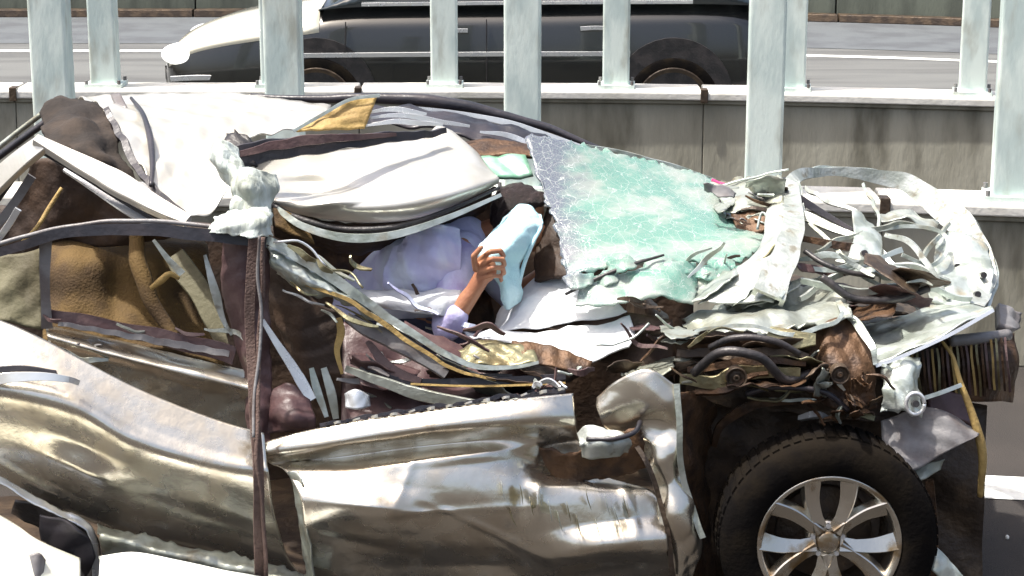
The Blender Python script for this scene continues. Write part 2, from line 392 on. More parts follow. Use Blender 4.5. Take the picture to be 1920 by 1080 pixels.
# ------------------------------------------------------------------ dark car on the far carriageway, facing left
def passing_car():
    Yn = 15.2; x0 = P(292, 85, Yn).x; x1 = P(1462, 100, Yn).x; Lc = x1 - x0
    root = empty('passing_car', ((x0 + x1) / 2, Yn + .92, .009)); tag(root, 'dark car driving left on the far carriageway, seen between the posts', 'car')
    ox, oy, oz = root.location
    # stations along the body: t, half width, underside z, shoulder z, top (bonnet/belt) z
    st = [(0, .55, .42, .62, .66), (.015, .74, .28, .68, .76), (.05, .84, .22, .78, .86), (.12, .9, .22, .86, .96), (.24, .92, .22, .94, 1.06), (.32, .92, .22, .98, 1.12),
          (.6, .92, .22, 1.0, 1.14), (.85, .91, .22, 1.02, 1.15), (.95, .87, .25, 1.0, 1.12), (.99, .78, .33, .9, 1.02), (1, .66, .45, .75, .85)]
    sp = spline(st, 60); V = []; K = 15
    for t, hw, zb, zs, zt in sp:
        x = x0 + t * Lc
        prof = [(-hw * .8, zb), (-hw * .96, zb + .06), (-hw, zb + .2), (-hw * 1.005, (zb + zs) / 2), (-hw * .99, zs - .05), (-hw * .96, zs), (-hw * .84, zt - .015), (0, zt + .02)]
        prof += [(-a, b) for a, b in prof[-2::-1]]
        V += [Vector((x, oy + a, oz + b)) for a, b in prof]
    F = [(i * K + k, (i + 1) * K + k, (i + 1) * K + (k + 1) % K, i * K + (k + 1) % K) for i in range(59) for k in range(K)]
    F += [tuple(range(K)), tuple(59 * K + k for k in range(K - 1, -1, -1))]
    body = mesh_obj('body', V, F, M['carpaint'], root)
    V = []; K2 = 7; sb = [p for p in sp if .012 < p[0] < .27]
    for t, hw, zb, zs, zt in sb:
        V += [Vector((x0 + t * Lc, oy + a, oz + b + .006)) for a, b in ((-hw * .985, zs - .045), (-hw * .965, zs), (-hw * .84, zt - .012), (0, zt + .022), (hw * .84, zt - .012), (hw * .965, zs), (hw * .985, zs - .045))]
    mesh_obj('bonnet_glare_skin', V, [(i * K2 + k, (i + 1) * K2 + k, (i + 1) * K2 + k + 1, i * K2 + k + 1) for i in range(len(sb) - 1) for k in range(K2 - 1)], M['cream'], root, thick=.006)  # overlay skin on the dark body, carries the glare as cream colour
    g = [(.26, .8, 1.08, 1.09), (.3, .78, 1.1, 1.2), (.4, .7, 1.12, 1.52), (.48, .68, 1.13, 1.6), (.7, .68, 1.13, 1.62), (.86, .68, 1.13, 1.54), (.95, .74, 1.12, 1.2), (.965, .76, 1.1, 1.12)]
    sp = spline(g, 30); V = []
    for t, hw, zb, zt in sp:
        x = x0 + t * Lc; b0 = .87
        V += [Vector((x, oy + a, oz + b)) for a, b in ((-b0, zb), (-(b0 + hw) / 2, (zb + zt) / 2), (-hw * .94, zt - .03), (0, zt), (hw * .94, zt - .03), ((b0 + hw) / 2, (zb + zt) / 2), (b0, zb))]
    K = 7
    F = [(i * K + k, (i + 1) * K + k, (i + 1) * K + (k + 1) % K, i * K + (k + 1) % K) for i in range(29) for k in range(K)]
    mesh_obj('greenhouse', V, F, M['carglass'], root)
    rf = [Vector((x0 + t * Lc, oy + s * .66, oz + z)) for t, z in ((.42, 1.575), (.5, 1.632), (.7, 1.652), (.85, 1.6)) for s in (-1, -.4, .4, 1)]
    mesh_obj('roof', rf, [(i * 4 + k, i * 4 + 4 + k, i * 4 + 5 + k, i * 4 + 1 + k) for i in range(3) for k in range(3)], M['carpaint'], root, thick=.03)
    def rod(name, ta, tb, za, zb, dy, r, m):
        a = Vector((x0 + ta * Lc, oy - dy, oz + za)); b = Vector((x0 + tb * Lc, oy - dy, oz + zb))
        sweep(name, [a, (a + b) / 2 + Vector((0, -.004, .004)), b], m, root, r, .02, 12, 'flat', px=False)
    rod('side_moulding', .2, .76, .745, .76, .93, .035, M['chrome'])
    rod('belt_trim', .33, .86, 1.125, 1.145, .865, .026, M['chrome'])
    rod('door_seam', .3, .305, .4, 1.0, .926, .008, M['rubber']); rod('door_seam', .53, .53, .4, 1.02, .928, .008, M['rubber'])
    rod('door_handle', .46, .5, .93, .935, .935, .03, M['chrome']); rod('door_handle', .68, .72, .95, .955, .935, .03, M['chrome'])
    rod('front_moulding', .02, .09, .56, .57, .87, .04, M['chrome'])
    for s in (-1, 1):
        c = Vector((x0 + .035 * Lc, oy + s * .7, oz + .73))
        blob('headlight', [('e', c, (.17, .15, .09))], M['lamp'], root, .02, 2)
    cw = P(1262, 150, Yn).x
    for wx in (cw, cw - 2.72):
        for s in (-1, 1):
            cen = Vector((wx, oy + s * .84, oz + .37))
            bm = bmesh.new()
            bmesh.ops.create_cone(bm, cap_ends=True, segments=40, radius1=.46, radius2=.46, depth=.2, matrix=Matrix.Translation(Vector((wx, oy + s * .835, oz + .42)) - Vector(root.location)) @ Matrix.Rotation(R(90), 4, 'X'))
            me = bpy.data.meshes.new('wheel_arch'); bm.to_mesh(me); bm.free(); link('wheel_arch', me, M['rubber'], root)
            ty = lathe('wheel', cen, s, [(.26, -.1), (.34, -.11), (.37, -.085), (.37, .085), (.34, .11), (.26, .1)], M['tyre'], root)
            rm = lathe('rim', cen, s, [(.02, .08), (.1, .09), (.22, .07), (.27, .115), (.285, .12), (.285, .08)], M['grime'], ty)
    return root
def lathe(name, cen, side, prof, m, parent, n=48):
    """(radius, outward) profile turned about the Y axis; side -1 faces the camera"""
    V = []; K = len(prof)
    for i in range(n):
        a = 2 * math.pi * i / n
        V += [Vector(cen) + Vector((r * math.cos(a), side * d, r * math.sin(a))) for r, d in prof]
    F = [(i * K + k, ((i + 1) % n) * K + k, ((i + 1) % n) * K + k + 1, i * K + k + 1) for i in range(n) for k in range(K - 1)]
    o = mesh_obj(name, V, F, m, parent)
    return o
passing_car()

# ------------------------------------------------------------------ the wreck
car = empty('crushed_car', (0, 6.9, 0))
tag(car, 'crushed silver car with torn open roof, shattered windscreen and bare front wheel', 'car')
def pt(*a, **k): return patch(*a, **k)

# hidden core: underbody, far side, wheel well
patch('floor_pan', [[(-120, 930, 7.5), (600, 900, 7.5), (1250, 880, 7.5)], [(-140, 1010, 6.2), (600, 1090, 6.2), (1260, 1090, 6.2)]], M['grime'], car, 30, 12, .02, .02)
patch('far_door_trim', [[(-60, 380, 7.62), (400, 420, 7.62), (900, 440, 7.6), (1300, 520, 7.6)], [(-60, 900, 7.55), (400, 900, 7.55), (900, 880, 7.55), (1300, 840, 7.55)]], M['dark'], car, 40, 18, .03, .03)
patch('firewall', [[(1180, 540, 7.5), (1230, 570, 7.0), (1250, 610, 6.4)], [(1190, 860, 7.5), (1240, 900, 7.0), (1262, 960, 6.3)]], M['grime'], car, 24, 18, .02, .05)
patch('wheel_arch_liner', [[(1265, 690, 6.5), (1450, 700, 6.5), (1640, 720, 6.5), (1850, 760, 6.5)], [(1268, 900, 6.42), (1450, 900, 6.45), (1640, 900, 6.45), (1846, 900, 6.42)],
     [(1270, 1180, 6.42), (1450, 1190, 6.45), (1640, 1190, 6.45), (1840, 1160, 6.42)]], M['grime'], car, 40, 30, .01, .03, 6)
patch('engine_block', [[(1290, 610, 7.3), (1450, 590, 7.3), (1600, 600, 7.3), (1760, 600, 7.3)], [(1290, 650, 6.6), (1450, 640, 6.5), (1600, 640, 6.5), (1760, 630, 6.6)], [(1285, 760, 6.42), (1450, 770, 6.4), (1600, 790, 6.4), (1780, 780, 6.45)]],
      M['grime'], car, 60, 40, .02, .1, 8, flat=True)
patch('bay_floor', [[(1480, 520, 7.4), (1600, 540, 7.3), (1700, 560, 7.2), (1800, 590, 7.0)], [(1470, 570, 6.6), (1600, 580, 6.6), (1700, 600, 6.6), (1800, 620, 6.6)]], M['grime'], car, 30, 16, .01, .05, 7)
patch('bulkhead', [[(1265, 735, 6.02), (1300, 735, 6.1), (1340, 760, 6.3)], [(1272, 900, 6.03), (1300, 905, 6.1), (1325, 900, 6.35)], [(1300, 1100, 6.05), (1320, 1100, 6.15), (1340, 1100, 6.35)]], M['rust'], car, 16, 24, .006, .02, 9)

# rear door
rd = patch('rear_door', [
    [(-70, 580, 6.045), (0, 600, 6.045), (90, 640, 6.03), (250, 725, 6.0), (400, 785, 5.985), (495, 812, 5.98)],
    [(-70, 690, 5.945), (0, 692, 5.945), (110, 715, 5.945), (260, 795, 5.932), (400, 842, 5.93), (500, 862, 5.935)],
    [(-70, 732, 5.91), (0, 738, 5.90), (140, 772, 5.90), (250, 832, 5.89), (400, 878, 5.90), (505, 893, 5.91)],
    [(-70, 785, 5.975), (0, 795, 5.975), (110, 825, 5.975), (250, 890, 5.97), (400, 935, 5.97), (515, 962, 5.97)],
    [(-70, 860, 6.04), (0, 875, 6.04), (100, 932, 6.08), (250, 980, 6.07), (400, 1012, 6.06), (540, 1045, 6.05)],
    [(-70, 875, 6.06), (0, 895, 6.06), (100, 952, 6.11), (250, 1002, 6.1), (400, 1037, 6.1), (575, 1090, 6.09)]],
    M['paint'], car, 110, 70, .004, .006, 2.2, fn=soft, bumps=[(150, 880, 85, 30, 22, .06), (380, 965, 150, 16, 18, -.012), (60, 905, 90, 10, 28, .012)])
patch('shoulder_panel', [
    [(85, 610, 6.24), (250, 645, 6.24), (480, 700, 6.22)], [(88, 628, 6.12), (250, 672, 6.11), (482, 728, 6.1)],
    [(92, 642, 6.14), (250, 695, 6.14), (485, 760, 6.13)], [(95, 655, 6.18), (250, 742, 6.17), (490, 825, 6.17)]], M['paint'], rd, 60, 24, .004, .006, 7)
h = sweep('door_handle', [(-30, 716, 5.91), (20, 708, 5.875), (80, 706, 5.865), (125, 711, 5.88), (143, 716, 5.91)], M['chrome'], rd, [.03, .034, .034, .03, .018], .026, 30)
patch('handle_recess', [[(-20, 688, 5.925), (40, 684, 5.92), (105, 694, 5.92)], [(-20, 704, 5.92), (40, 700, 5.915), (110, 705, 5.915)]], M['blackpl'], rd, 16, 6, .003)
patch('wheel_arch_lip', [[(-70, 872, 6.0), (0, 893, 6.0), (90, 945, 6.0), (155, 972, 6.0), (180, 1005, 6.0), (190, 1100, 6.0)], [(-70, 884, 5.97), (0, 906, 5.97), (86, 958, 5.97), (146, 984, 5.97), (168, 1010, 5.97), (176, 1100, 5.97)]], M['chrome'], rd, 50, 6, .004, .008, 20)
patch('sill_skirt', [[(180, 984, 5.99), (300, 1010, 5.98), (450, 1045, 5.98), (620, 1092, 5.98)], [(186, 1005, 5.93), (300, 1036, 5.92), (450, 1068, 5.92), (620, 1110, 5.92)], [(190, 1040, 5.97), (300, 1064, 5.96), (450, 1095, 5.96), (620, 1130, 5.96)]], M['inner'], car, 60, 14, .004, .02, 14, jag=.012)
patch('arch_liner', [[(30, 935, 6.06), (90, 955, 6.04), (150, 980, 6.04), (178, 1010, 6.02), (184, 1060, 6.02), (176, 1120, 6.02)], [(20, 965, 6.12), (70, 985, 6.12), (85, 1010, 6.12), (100, 1030, 6.1), (140, 1060, 6.1), (140, 1120, 6.1)]], M['rubber'], car, 40, 14, .01, .015, 12)
patch('arch_tongue', [[(76, 965, 5.98), (120, 975, 5.95), (160, 1000, 5.95), (180, 1045, 5.96)], [(80, 1010, 5.99), (110, 1030, 5.96), (140, 1042, 5.96), (160, 1085, 5.97)]], M['blackpl'], car, 30, 14, .012, .012, 14)

# front door
fd = patch('front_door', [
    [(485, 834, 5.98), (600, 802, 5.98), (800, 770, 5.98), (1000, 745, 5.99), (1075, 737, 6.02)],
    [(490, 850, 5.96), (600, 838, 5.94), (800, 806, 5.93), (1000, 788, 5.95), (1080, 786, 5.99)],
    [(505, 868, 6.0), (620, 858, 6.02), (800, 834, 6.02), (950, 822, 6.0), (1090, 830, 6.03)],
    [(535, 884, 5.97), (640, 882, 5.95), (800, 868, 5.94), (950, 862, 5.97), (1130, 890, 6.05)],
    [(562, 930, 5.90), (680, 935, 5.89), (830, 926, 5.90), (1000, 930, 5.93), (1225, 925, 5.99)],
    [(570, 985, 5.90), (700, 988, 5.89), (850, 980, 5.92), (1050, 985, 5.93), (1245, 975, 5.96)],
    [(578, 1030, 5.96), (700, 1035, 5.96), (870, 1035, 5.98), (1070, 1030, 5.95), (1252, 1020, 5.93)],
    [(585, 1090, 6.03), (700, 1098, 6.03), (900, 1098, 6.04), (1100, 1088, 6.02), (1258, 1065, 5.98)],
    [(592, 1160, 6.1), (700, 1165, 6.1), (900, 1165, 6.1), (1100, 1160, 6.1), (1262, 1130, 6.08)]],
    M['paint'], car, 130, 100, .004, .012, 2.6, fn=crum, bumps=[(690, 950, 100, 30, 6, .045), (1130, 1025, 110, 30, -8, .06), (900, 1060, 200, 30, 0, -.02), (1085, 868, 75, 26, -4, -.09), (880, 850, 120, 14, -6, .02), (975, 935, 14, 44, 5, -.012), (1010, 930, 8, 44, 5, .012), (830, 960, 160, 7, -4, .008), (640, 1010, 90, 8, 12, -.01), (930, 1000, 120, 7, 24, .01), (760, 900, 9, 60, 20, .008), (1180, 950, 8, 60, -14, .012)])
# frayed pinch weld along the top edge of the front door
sweep('pinch_weld', [(600, 797, 6.0), (700, 780, 5.995), (820, 762, 5.995), (950, 744, 6.0), (1060, 731, 6.03)], M['blackpl'], fd, .012, .01, 60, amp=.012, sc=25)
for k in range(26):
    x = 610 + k * 17.5; y = 793 - (x - 610) * .148
    sweep('weather_strip_tooth', [(x, y + 3, 5.985), (x + 5, y + 1, 5.98), (x + 9 + k % 4, y + (k * 5 % 3) - 1, 5.985)], M['paint_roof' if k % 2 else 'blackpl'], fd, .006 + .002 * (k % 3), .006, 5)
patch('door_edge', [[(540, 884, 5.94), (556, 884, 5.93), (566, 900, 5.91)], [(555, 940, 5.94), (566, 950, 5.93), (574, 960, 5.9)], [(570, 1040, 5.96), (580, 1050, 5.94), (586, 1060, 5.92)], [(575, 1120, 5.98), (586, 1120, 5.96), (592, 1120, 5.95)]], M['inner'], fd, 8, 30, .006, .008, 15)

for k in range(14):
    x = 940 + (k * 53 % 230); y = 905 + (k * 29 % 70)
    sweep('scratch', [(x, y, 5.895), (x + 3, y + 14, 5.893), (x + 5 + k % 5, y + 26 + k % 9, 5.895)], M['olive' if k % 2 else 'pale'], fd, [.001, .0035, .001], .05, 6)
# front wing remnant
fw = patch('front_wing', [
    [(1120, 745, 6.04), (1160, 712, 6.0), (1215, 692, 5.98), (1266, 722, 5.98)],
    [(1125, 775, 6.01), (1165, 755, 5.985), (1220, 745, 5.96), (1270, 770, 5.96)],
    [(1140, 805, 6.02), (1180, 800, 6.0), (1225, 795, 5.98), (1272, 810, 5.96)],
    [(1195, 838, 6.0), (1220, 838, 5.96), (1250, 842, 5.95), (1274, 855, 5.96)],
    [(1218, 895, 5.98), (1245, 895, 5.95), (1265, 900, 5.95), (1284, 912, 5.97)],
    [(1240, 965, 5.96), (1262, 960, 5.93), (1285, 965, 5.94), (1302, 970, 5.97)],
    [(1254, 1030, 5.95), (1275, 1020, 5.93), (1300, 1016, 5.94), (1318, 1012, 5.97)],
    [(1260, 1120, 5.98), (1275, 1110, 5.97), (1285, 1100, 5.98), (1296, 1095, 6.0)]], M['paint'], car, 36, 80, .004, .03, 6)
sweep('wing_edge', [(1268, 720, 5.97), (1272, 790, 5.95), (1276, 860, 5.95), (1290, 930, 5.96), (1318, 1008, 5.95)], M['pale'], fw, .02, .008, 40, amp=.006)
sweep('wing_gap', [(1188, 828, 5.985), (1212, 870, 5.95), (1235, 930, 5.935), (1252, 1000, 5.925), (1262, 1090, 5.94)], M['grime'], fw, .016, .02, 40, amp=.006)
mr = patch('mirror_stub', [[(1082, 812, 5.98), (1100, 798, 5.95), (1120, 806, 5.94)], [(1085, 832, 5.9), (1130, 830, 5.88), (1180, 824, 5.92)], [(1092, 858, 5.93), (1140, 858, 5.9), (1178, 848, 5.95)]], M['frame'], car, 24, 16, .012, .02, 9)
sweep('mirror_bracket', [(1100, 822, 5.9), (1150, 824, 5.88), (1190, 812, 5.92), (1200, 790, 5.97)], M['blackpl'], mr, .016, .012, 20, 'round', amp=.006)
patch('torn_hole_rim', [[(1012, 838, 5.99), (1060, 850, 5.99), (1090, 845, 5.97), (1200, 800, 5.97)], [(1020, 868, 6.03), (1060, 905, 6.02), (1120, 900, 6.0), (1215, 880, 5.99)]], M['rust'], car, 30, 12, .006, .03, 14, jag=.012)

# rear window opening: pillars, frames, seats
sweep('window_frame', [(-40, 486, 6.14), (40, 460, 6.13), (120, 437, 6.12), (250, 430, 6.12), (380, 440, 6.12), (500, 455, 6.12)], M['blackpl'], car, [.026, .03, .034, .04, .04, .034], .03, 60, 'U', amp=.004)
sweep('window_seal', [(-40, 470, 6.16), (60, 440, 6.16), (160, 420, 6.15), (280, 414, 6.15), (420, 428, 6.14)], M['greypl'], car, .014, .014, 50, 'round', amp=.004)
sweep('window_divider', [(86, 445, 6.16), (84, 520, 6.16), (88, 615, 6.16)], M['greypl'], car, [.04, .03, .036], .02, 24, 'U')
patch('quarter_trim', [[(-60, 480, 6.3), (20, 478, 6.3), (78, 465, 6.28)], [(-60, 545, 6.24), (20, 548, 6.24), (78, 545, 6.24)], [(-60, 600, 6.18), (20, 605, 6.18), (80, 618, 6.18)]], M['dull'], car, 24, 24, .006, .03, 9)
st = patch('rear_seat', [[(80, 430, 7.05), (180, 425, 7.0), (270, 432, 7.0), (380, 450, 7.05)], [(82, 480, 6.75), (180, 480, 6.68), (270, 482, 6.72), (390, 490, 6.8)], [(82, 560, 6.7), (180, 565, 6.6), (280, 570, 6.66), (400, 575, 6.75)], [(82, 640, 6.6), (180, 650, 6.5), (290, 655, 6.52), (420, 690, 6.6)]],
      M['seat'], car, 60, 50, .02, .04, 5, fn=soft, bumps=[(130, 530, 30, 90, 0, .05), (215, 530, 26, 90, 0, -.04), (300, 540, 26, 80, -14, .05)])
sweep('seat_bolster', [(255, 440, 6.6), (262, 500, 6.55), (285, 570, 6.5), (330, 640, 6.45)], M['seat'], st, [.05, .06, .05, .04], .05, 30, 'round', amp=.01)
sweep('seat_frame_bar', [(330, 480, 6.5), (370, 540, 6.42), (400, 600, 6.36), (425, 665, 6.3)], M['dull'], st, [.07, .08, .06, .04], .03, 30, amp=.008)
sweep('recliner_lever', [(284, 540, 6.35), (302, 526, 6.33), (318, 514, 6.33), (336, 522, 6.34)], M['ochre'], st, [.016, .02, .024, .012], .014, 20, 'round')
sweep('belt_trim', [(88, 592, 6.18), (200, 610, 6.18), (320, 636, 6.18), (440, 668, 6.18)], M['plum'], car, [.04, .045, .05, .06], .03, 40, amp=.008)
sweep('belt_seal', [(110, 606, 6.14), (220, 626, 6.14), (330, 645, 6.14), (430, 664, 6.14)], M['greypl'], car, [.014, .02, .024, .02], .014, 40, amp=.008, sc=20)
sweep('window_sliver', [(288, 450, 6.2), (310, 480, 6.2), (340, 515, 6.2)], M['frame'], car, [.01, .022, .024], .006, 16, amp=.008)
sweep('window_sliver', [(384, 478, 6.16), (400, 540, 6.14), (420, 600, 6.14), (434, 628, 6.14)], M['frame'], car, [.01, .028, .02, .008], .008, 24, amp=.006)

# rear pillar
sweep('rear_pillar', [(82, 268, 6.36), (40, 300, 6.38), (-10, 345, 6.42), (-50, 385, 6.45)], M['paint_roof'], car, [.06, .085, .085, .085], .03, 24, twist=-35)
sweep('rear_pillar', [(66, 262, 6.36), (130, 296, 6.34), (210, 338, 6.3), (290, 385, 6.26), (352, 416, 6.22)], M['paint_roof'], car, [.03, .075, .085, .075, .04], .03, 40, twist=35)
sweep('pillar_strip', [(120, 318, 6.4), (190, 362, 6.36), (250, 400, 6.3), (300, 432, 6.26)], M['chrome'], car, [.012, .02, .034, .022], .012, 30, twist=30)
sweep('pillar_seal', [(72, 282, 6.37), (140, 322, 6.36), (220, 372, 6.32), (300, 420, 6.26)], M['rubber'], car, .012, .012, 30, 'round')
sweep('pillar_seal', [(70, 278, 6.38), (30, 330, 6.4), (-20, 400, 6.44)], M['rubber'], car, .014, .014, 20, 'round')
sweep('interior_rod', [(116, 352, 6.5), (95, 385, 6.48), (70, 425, 6.44), (40, 455, 6.4)], M['ochre'], car, [.012, .016, .016, .01], .012, 20, 'round')
sweep('pillar_strip', [(34, 392, 6.36), (14, 425, 6.38), (-20, 470, 6.4)], M['chrome'], car, .022, .008, 14)
sweep('pillar_strip', [(60, 330, 6.42), (20, 390, 6.44), (-20, 440, 6.46)], M['greypl'], car, .03, .008, 14)
patch('pillar_trim', [[(60, 300, 6.75), (110, 300, 6.72), (200, 350, 6.66), (320, 420, 6.5)], [(20, 400, 6.8), (100, 410, 6.75), (200, 420, 6.7), (320, 430, 6.55)], [(-40, 470, 6.8), (60, 470, 6.8), (180, 460, 6.75), (330, 445, 6.6)]], M['dark'], car, 36, 20, .01, .05, 8)
sweep('rear_roof_rail', [(-40, 306, 7.2), (30, 250, 7.2), (90, 205, 7.2)], M['inner'], car, .02, .02, 20, 'round')
sweep('rear_roof_rail', [(-40, 322, 7.1), (40, 262, 7.1), (90, 226, 7.1)], M['blackpl'], car, .026, .02, 20, 'round')
patch('torn_headlining', [[(80, 214, 6.95), (110, 190, 7.0), (160, 192, 7.0), (205, 216, 6.95)], [(78, 240, 6.75), (120, 238, 6.72), (170, 240, 6.72), (216, 262, 6.75)], [(95, 270, 6.6), (140, 285, 6.55), (190, 300, 6.55), (240, 320, 6.6)], [(110, 290, 6.75), (160, 320, 6.7), (220, 350, 6.66), (290, 385, 6.6)]], M['headlin'], car, 40, 30, .012, .05, 6, jag=.012)
sweep('roof_edge', [(200, 205, 6.85), (230, 262, 6.7), (262, 318, 6.55), (292, 360, 6.44), (345, 405, 6.34)], M['blackpl'], car, [.02, .026, .024, .03, .03], .02, 40, amp=.01, sc=14)

# roof skin
rf = patch('roof', [
    [(140, 186, 7.42), (300, 179, 7.46), (450, 177, 7.48), (620, 203, 7.42)],
    [(182, 196, 7.05), (300, 206, 7.12), (450, 212, 7.14), (600, 220, 7.15)],
    [(222, 256, 6.75), (310, 262, 6.8), (410, 256, 6.85), (510, 246, 6.92)],
    [(275, 330, 6.5), (335, 340, 6.52), (395, 330, 6.54), (450, 285, 6.65)],
    [(318, 396, 6.36), (365, 402, 6.38), (398, 398, 6.4), (430, 345, 6.48)]], M['paint_roof'], car, 70, 60, .004, .022, 5)
sweep('roof_moulding', [(246, 184, 7.2), (268, 214, 6.93), (282, 262, 6.73), (286, 310, 6.55), (283, 348, 6.43)], M['blackpl'], rf, [.012, .02, .024, .02, .014], .014, 30, 'round')
patch('aerial_base', [[(208, 180, 7.2), (226, 178, 7.2)], [(222, 208, 7.08), (240, 206, 7.08)]], M['greypl'], rf, 6, 8, .02)
sweep('far_roof_rail', [(470, 180, 7.52), (580, 186, 7.5), (700, 184, 7.5), (850, 196, 7.5), (1000, 232, 7.5), (1070, 258, 7.48), (1140, 286, 7.46)], M['blackpl'], car, [.02, .03, .04, .044, .05, .04, .02], .04, 60, 'round', amp=.004)
sweep('far_rail_trim', [(752, 199, 7.4), (850, 211, 7.4), (950, 230, 7.38), (1040, 258, 7.36), (1140, 292, 7.32)], M['chrome'], car, [.008, .02, .024, .022, .01], .012, 40)
patch('far_rail_lining', [[(690, 196, 7.36), (800, 206, 7.36), (920, 228, 7.34), (1060, 268, 7.3)], [(690, 232, 7.2), (800, 240, 7.2), (900, 262, 7.18), (1000, 290, 7.16)]], M['blackpl'], car, 30, 12, .01, .02, 12)
patch('sun_visor', [[(868, 268, 7.12), (930, 262, 7.12), (1000, 272, 7.1)], [(880, 296, 7.0), (940, 294, 7.0), (1000, 298, 7.0)]], M['rust'], car, 16, 10, .014, .01)
patch('mirror_glass', [[(890, 296, 7.0), (940, 292, 7.0), (985, 292, 7.0)], [(915, 330, 6.92), (950, 335, 6.92), (1000, 330, 6.92)]], mat('mirror_green', (.2, .42, .28), .3, .3, (.3, .5, .38), 20), car, 12, 8, .012, .02, 20)
patch('lining_flap', [[(553, 244, 6.95), (610, 214, 7.0), (660, 188, 7.05), (708, 180, 7.08)], [(575, 246, 6.93), (620, 244, 6.95), (655, 242, 6.98), (684, 240, 7.0)]], M['ochre'], car, 24, 14, .008, .02, 16)
sweep('flap_edge', [(550, 246, 6.93), (606, 214, 6.98), (656, 187, 7.03), (712, 179, 7.06)], M['pale'], car, .012, .006, 20)
for a in ([(690, 210, 7.1), (740, 205, 7.1), (800, 214, 7.1)], [(684, 236, 7.02), (750, 228, 7.02), (830, 236, 7.05)], [(690, 222, 7.06), (760, 218, 7.06), (880, 238, 7.1)], [(900, 246, 7.2), (960, 256, 7.2), (1010, 276, 7.18)]):
    sweep('roof_sliver', a, M['chrome'], car, [.008, .02, .01], .006, 14, amp=.006)
sweep('near_roof_rail', [(436, 296, 6.5), (500, 284, 6.54), (600, 270, 6.6), (720, 260, 6.72), (832, 248, 6.9)], M['blackpl'], car, [.085, .08, .062, .05, .02], .03, 50, amp=.01, sc=14)
sweep('rail_lining', [(450, 288, 6.48), (540, 268, 6.52), (640, 258, 6.6), (740, 252, 6.74)], M['plum'], car, [.02, .035, .026, .012], .02, 40, amp=.006, sc=18)
patch('rail_tear', [[(420, 256, 6.62), (440, 246, 6.62), (470, 262, 6.6)], [(424, 285, 6.52), (450, 300, 6.5), (478, 312, 6.5)]], M['rubber'], car, 14, 12, .01, .05, 22, jag=.03)

# folded roof panel bulging over the seats
fp = patch('folded_panel', [
    [(470, 306, 6.86), (560, 293, 6.92), (680, 278, 6.97), (790, 257, 7.03), (820, 237, 7.07), (848, 247, 7.06)],
    [(476, 330, 6.72), (570, 320, 6.76), (690, 306, 6.78), (800, 290, 6.84), (866, 272, 6.94), (892, 285, 6.97)],
    [(488, 352, 6.62), (580, 350, 6.66), (690, 342, 6.62), (800, 330, 6.64), (880, 312, 6.74), (920, 320, 6.82)],
    [(510, 376, 6.53), (600, 380, 6.5), (690, 383, 6.48), (790, 374, 6.5), (872, 353, 6.58), (934, 334, 6.72)],
    [(538, 396, 6.56), (612, 412, 6.53), (690, 418, 6.51), (780, 408, 6.53), (872, 376, 6.6), (934, 342, 6.74)]], M['paint_roof'], car, 90, 60, .004, .012, 4, fn=soft,
    bumps=[(590, 345, 70, 14, 4, -.05), (640, 375, 110, 10, -12, .03), (510, 335, 30, 30, 0, .03)])
sweep('panel_lip', [(520, 392, 6.5), (570, 425, 6.46), (650, 446, 6.44), (740, 440, 6.45), (840, 408, 6.52), (938, 366, 6.66)], M['pale'], fp, [.02, .026, .03, .03, .028, .012], .014, 50)
sweep('panel_seal', [(500, 378, 6.54), (560, 410, 6.5), (650, 430, 6.48), (750, 424, 6.49), (850, 390, 6.56), (936, 352, 6.7)], M['rubber'], fp, [.02, .024, .022, .02, .022, .01], .02, 50, 'round')
patch('panel_backing', [[(510, 396, 6.62), (560, 410, 6.6), (700, 420, 6.6), (930, 350, 6.75)], [(515, 440, 6.66), (600, 460, 6.7), (700, 470, 6.75), (910, 400, 6.9)]], M['dark'], fp, 30, 10, .01, .02)
patch('side_lining', [[(512, 392, 6.5), (545, 400, 6.5), (575, 428, 6.5)], [(516, 425, 6.46), (550, 440, 6.46), (590, 458, 6.47)]], M['seat'], car, 14, 12, .01, .015, 18)
patch('front_seat', [[(530, 430, 6.95), (620, 450, 6.95), (730, 450, 7.0), (900, 400, 7.1)], [(540, 500, 6.9), (640, 520, 6.9), (740, 540, 6.95), (900, 480, 7.1)], [(560, 600, 6.8), (660, 640, 6.75), (780, 660, 6.8), (930, 640, 6.95)]], M['rust'], car, 40, 30, .03, .05, 6)
patch('seat_back_panel', [[(868, 405, 6.95), (900, 378, 6.95), (930, 365, 6.98)], [(880, 470, 6.93), (905, 468, 6.93), (930, 460, 6.95)]], M['rust'], car, 14, 14, .02, .02, 8)

# windscreen
ws = patch('windscreen', [
    [(985, 256, 6.98), (1060, 266, 7.05), (1130, 284, 7.15), (1240, 311, 7.28), (1335, 338, 7.36)],
    [(1010, 340, 6.82), (1100, 350, 6.85), (1200, 365, 6.92), (1300, 385, 7.02), (1395, 402, 7.1)],
    [(1040, 420, 6.66), (1120, 430, 6.67), (1220, 432, 6.72), (1330, 440, 6.78), (1440, 446, 6.86)],
    [(1062, 522, 6.5), (1130, 506, 6.5), (1220, 492, 6.54), (1310, 495, 6.6), (1385, 494, 6.64)]], M['glass'], car, 90, 60, .006, .014, 2.4, jag=.02)
sweep('windscreen_frame', [(1100, 274, 7.3), (1170, 292, 7.32), (1250, 314, 7.36), (1340, 340, 7.4)], M['pale'], car, [.02, .04, .03, .02], .02, 30, amp=.006)
sweep('wiper', [(1060, 552, 6.44), (1120, 522, 6.44), (1180, 498, 6.46), (1245, 478, 6.5)], M['rubber'], car, [.01, .016, .016, .008], .012, 30, 'round')
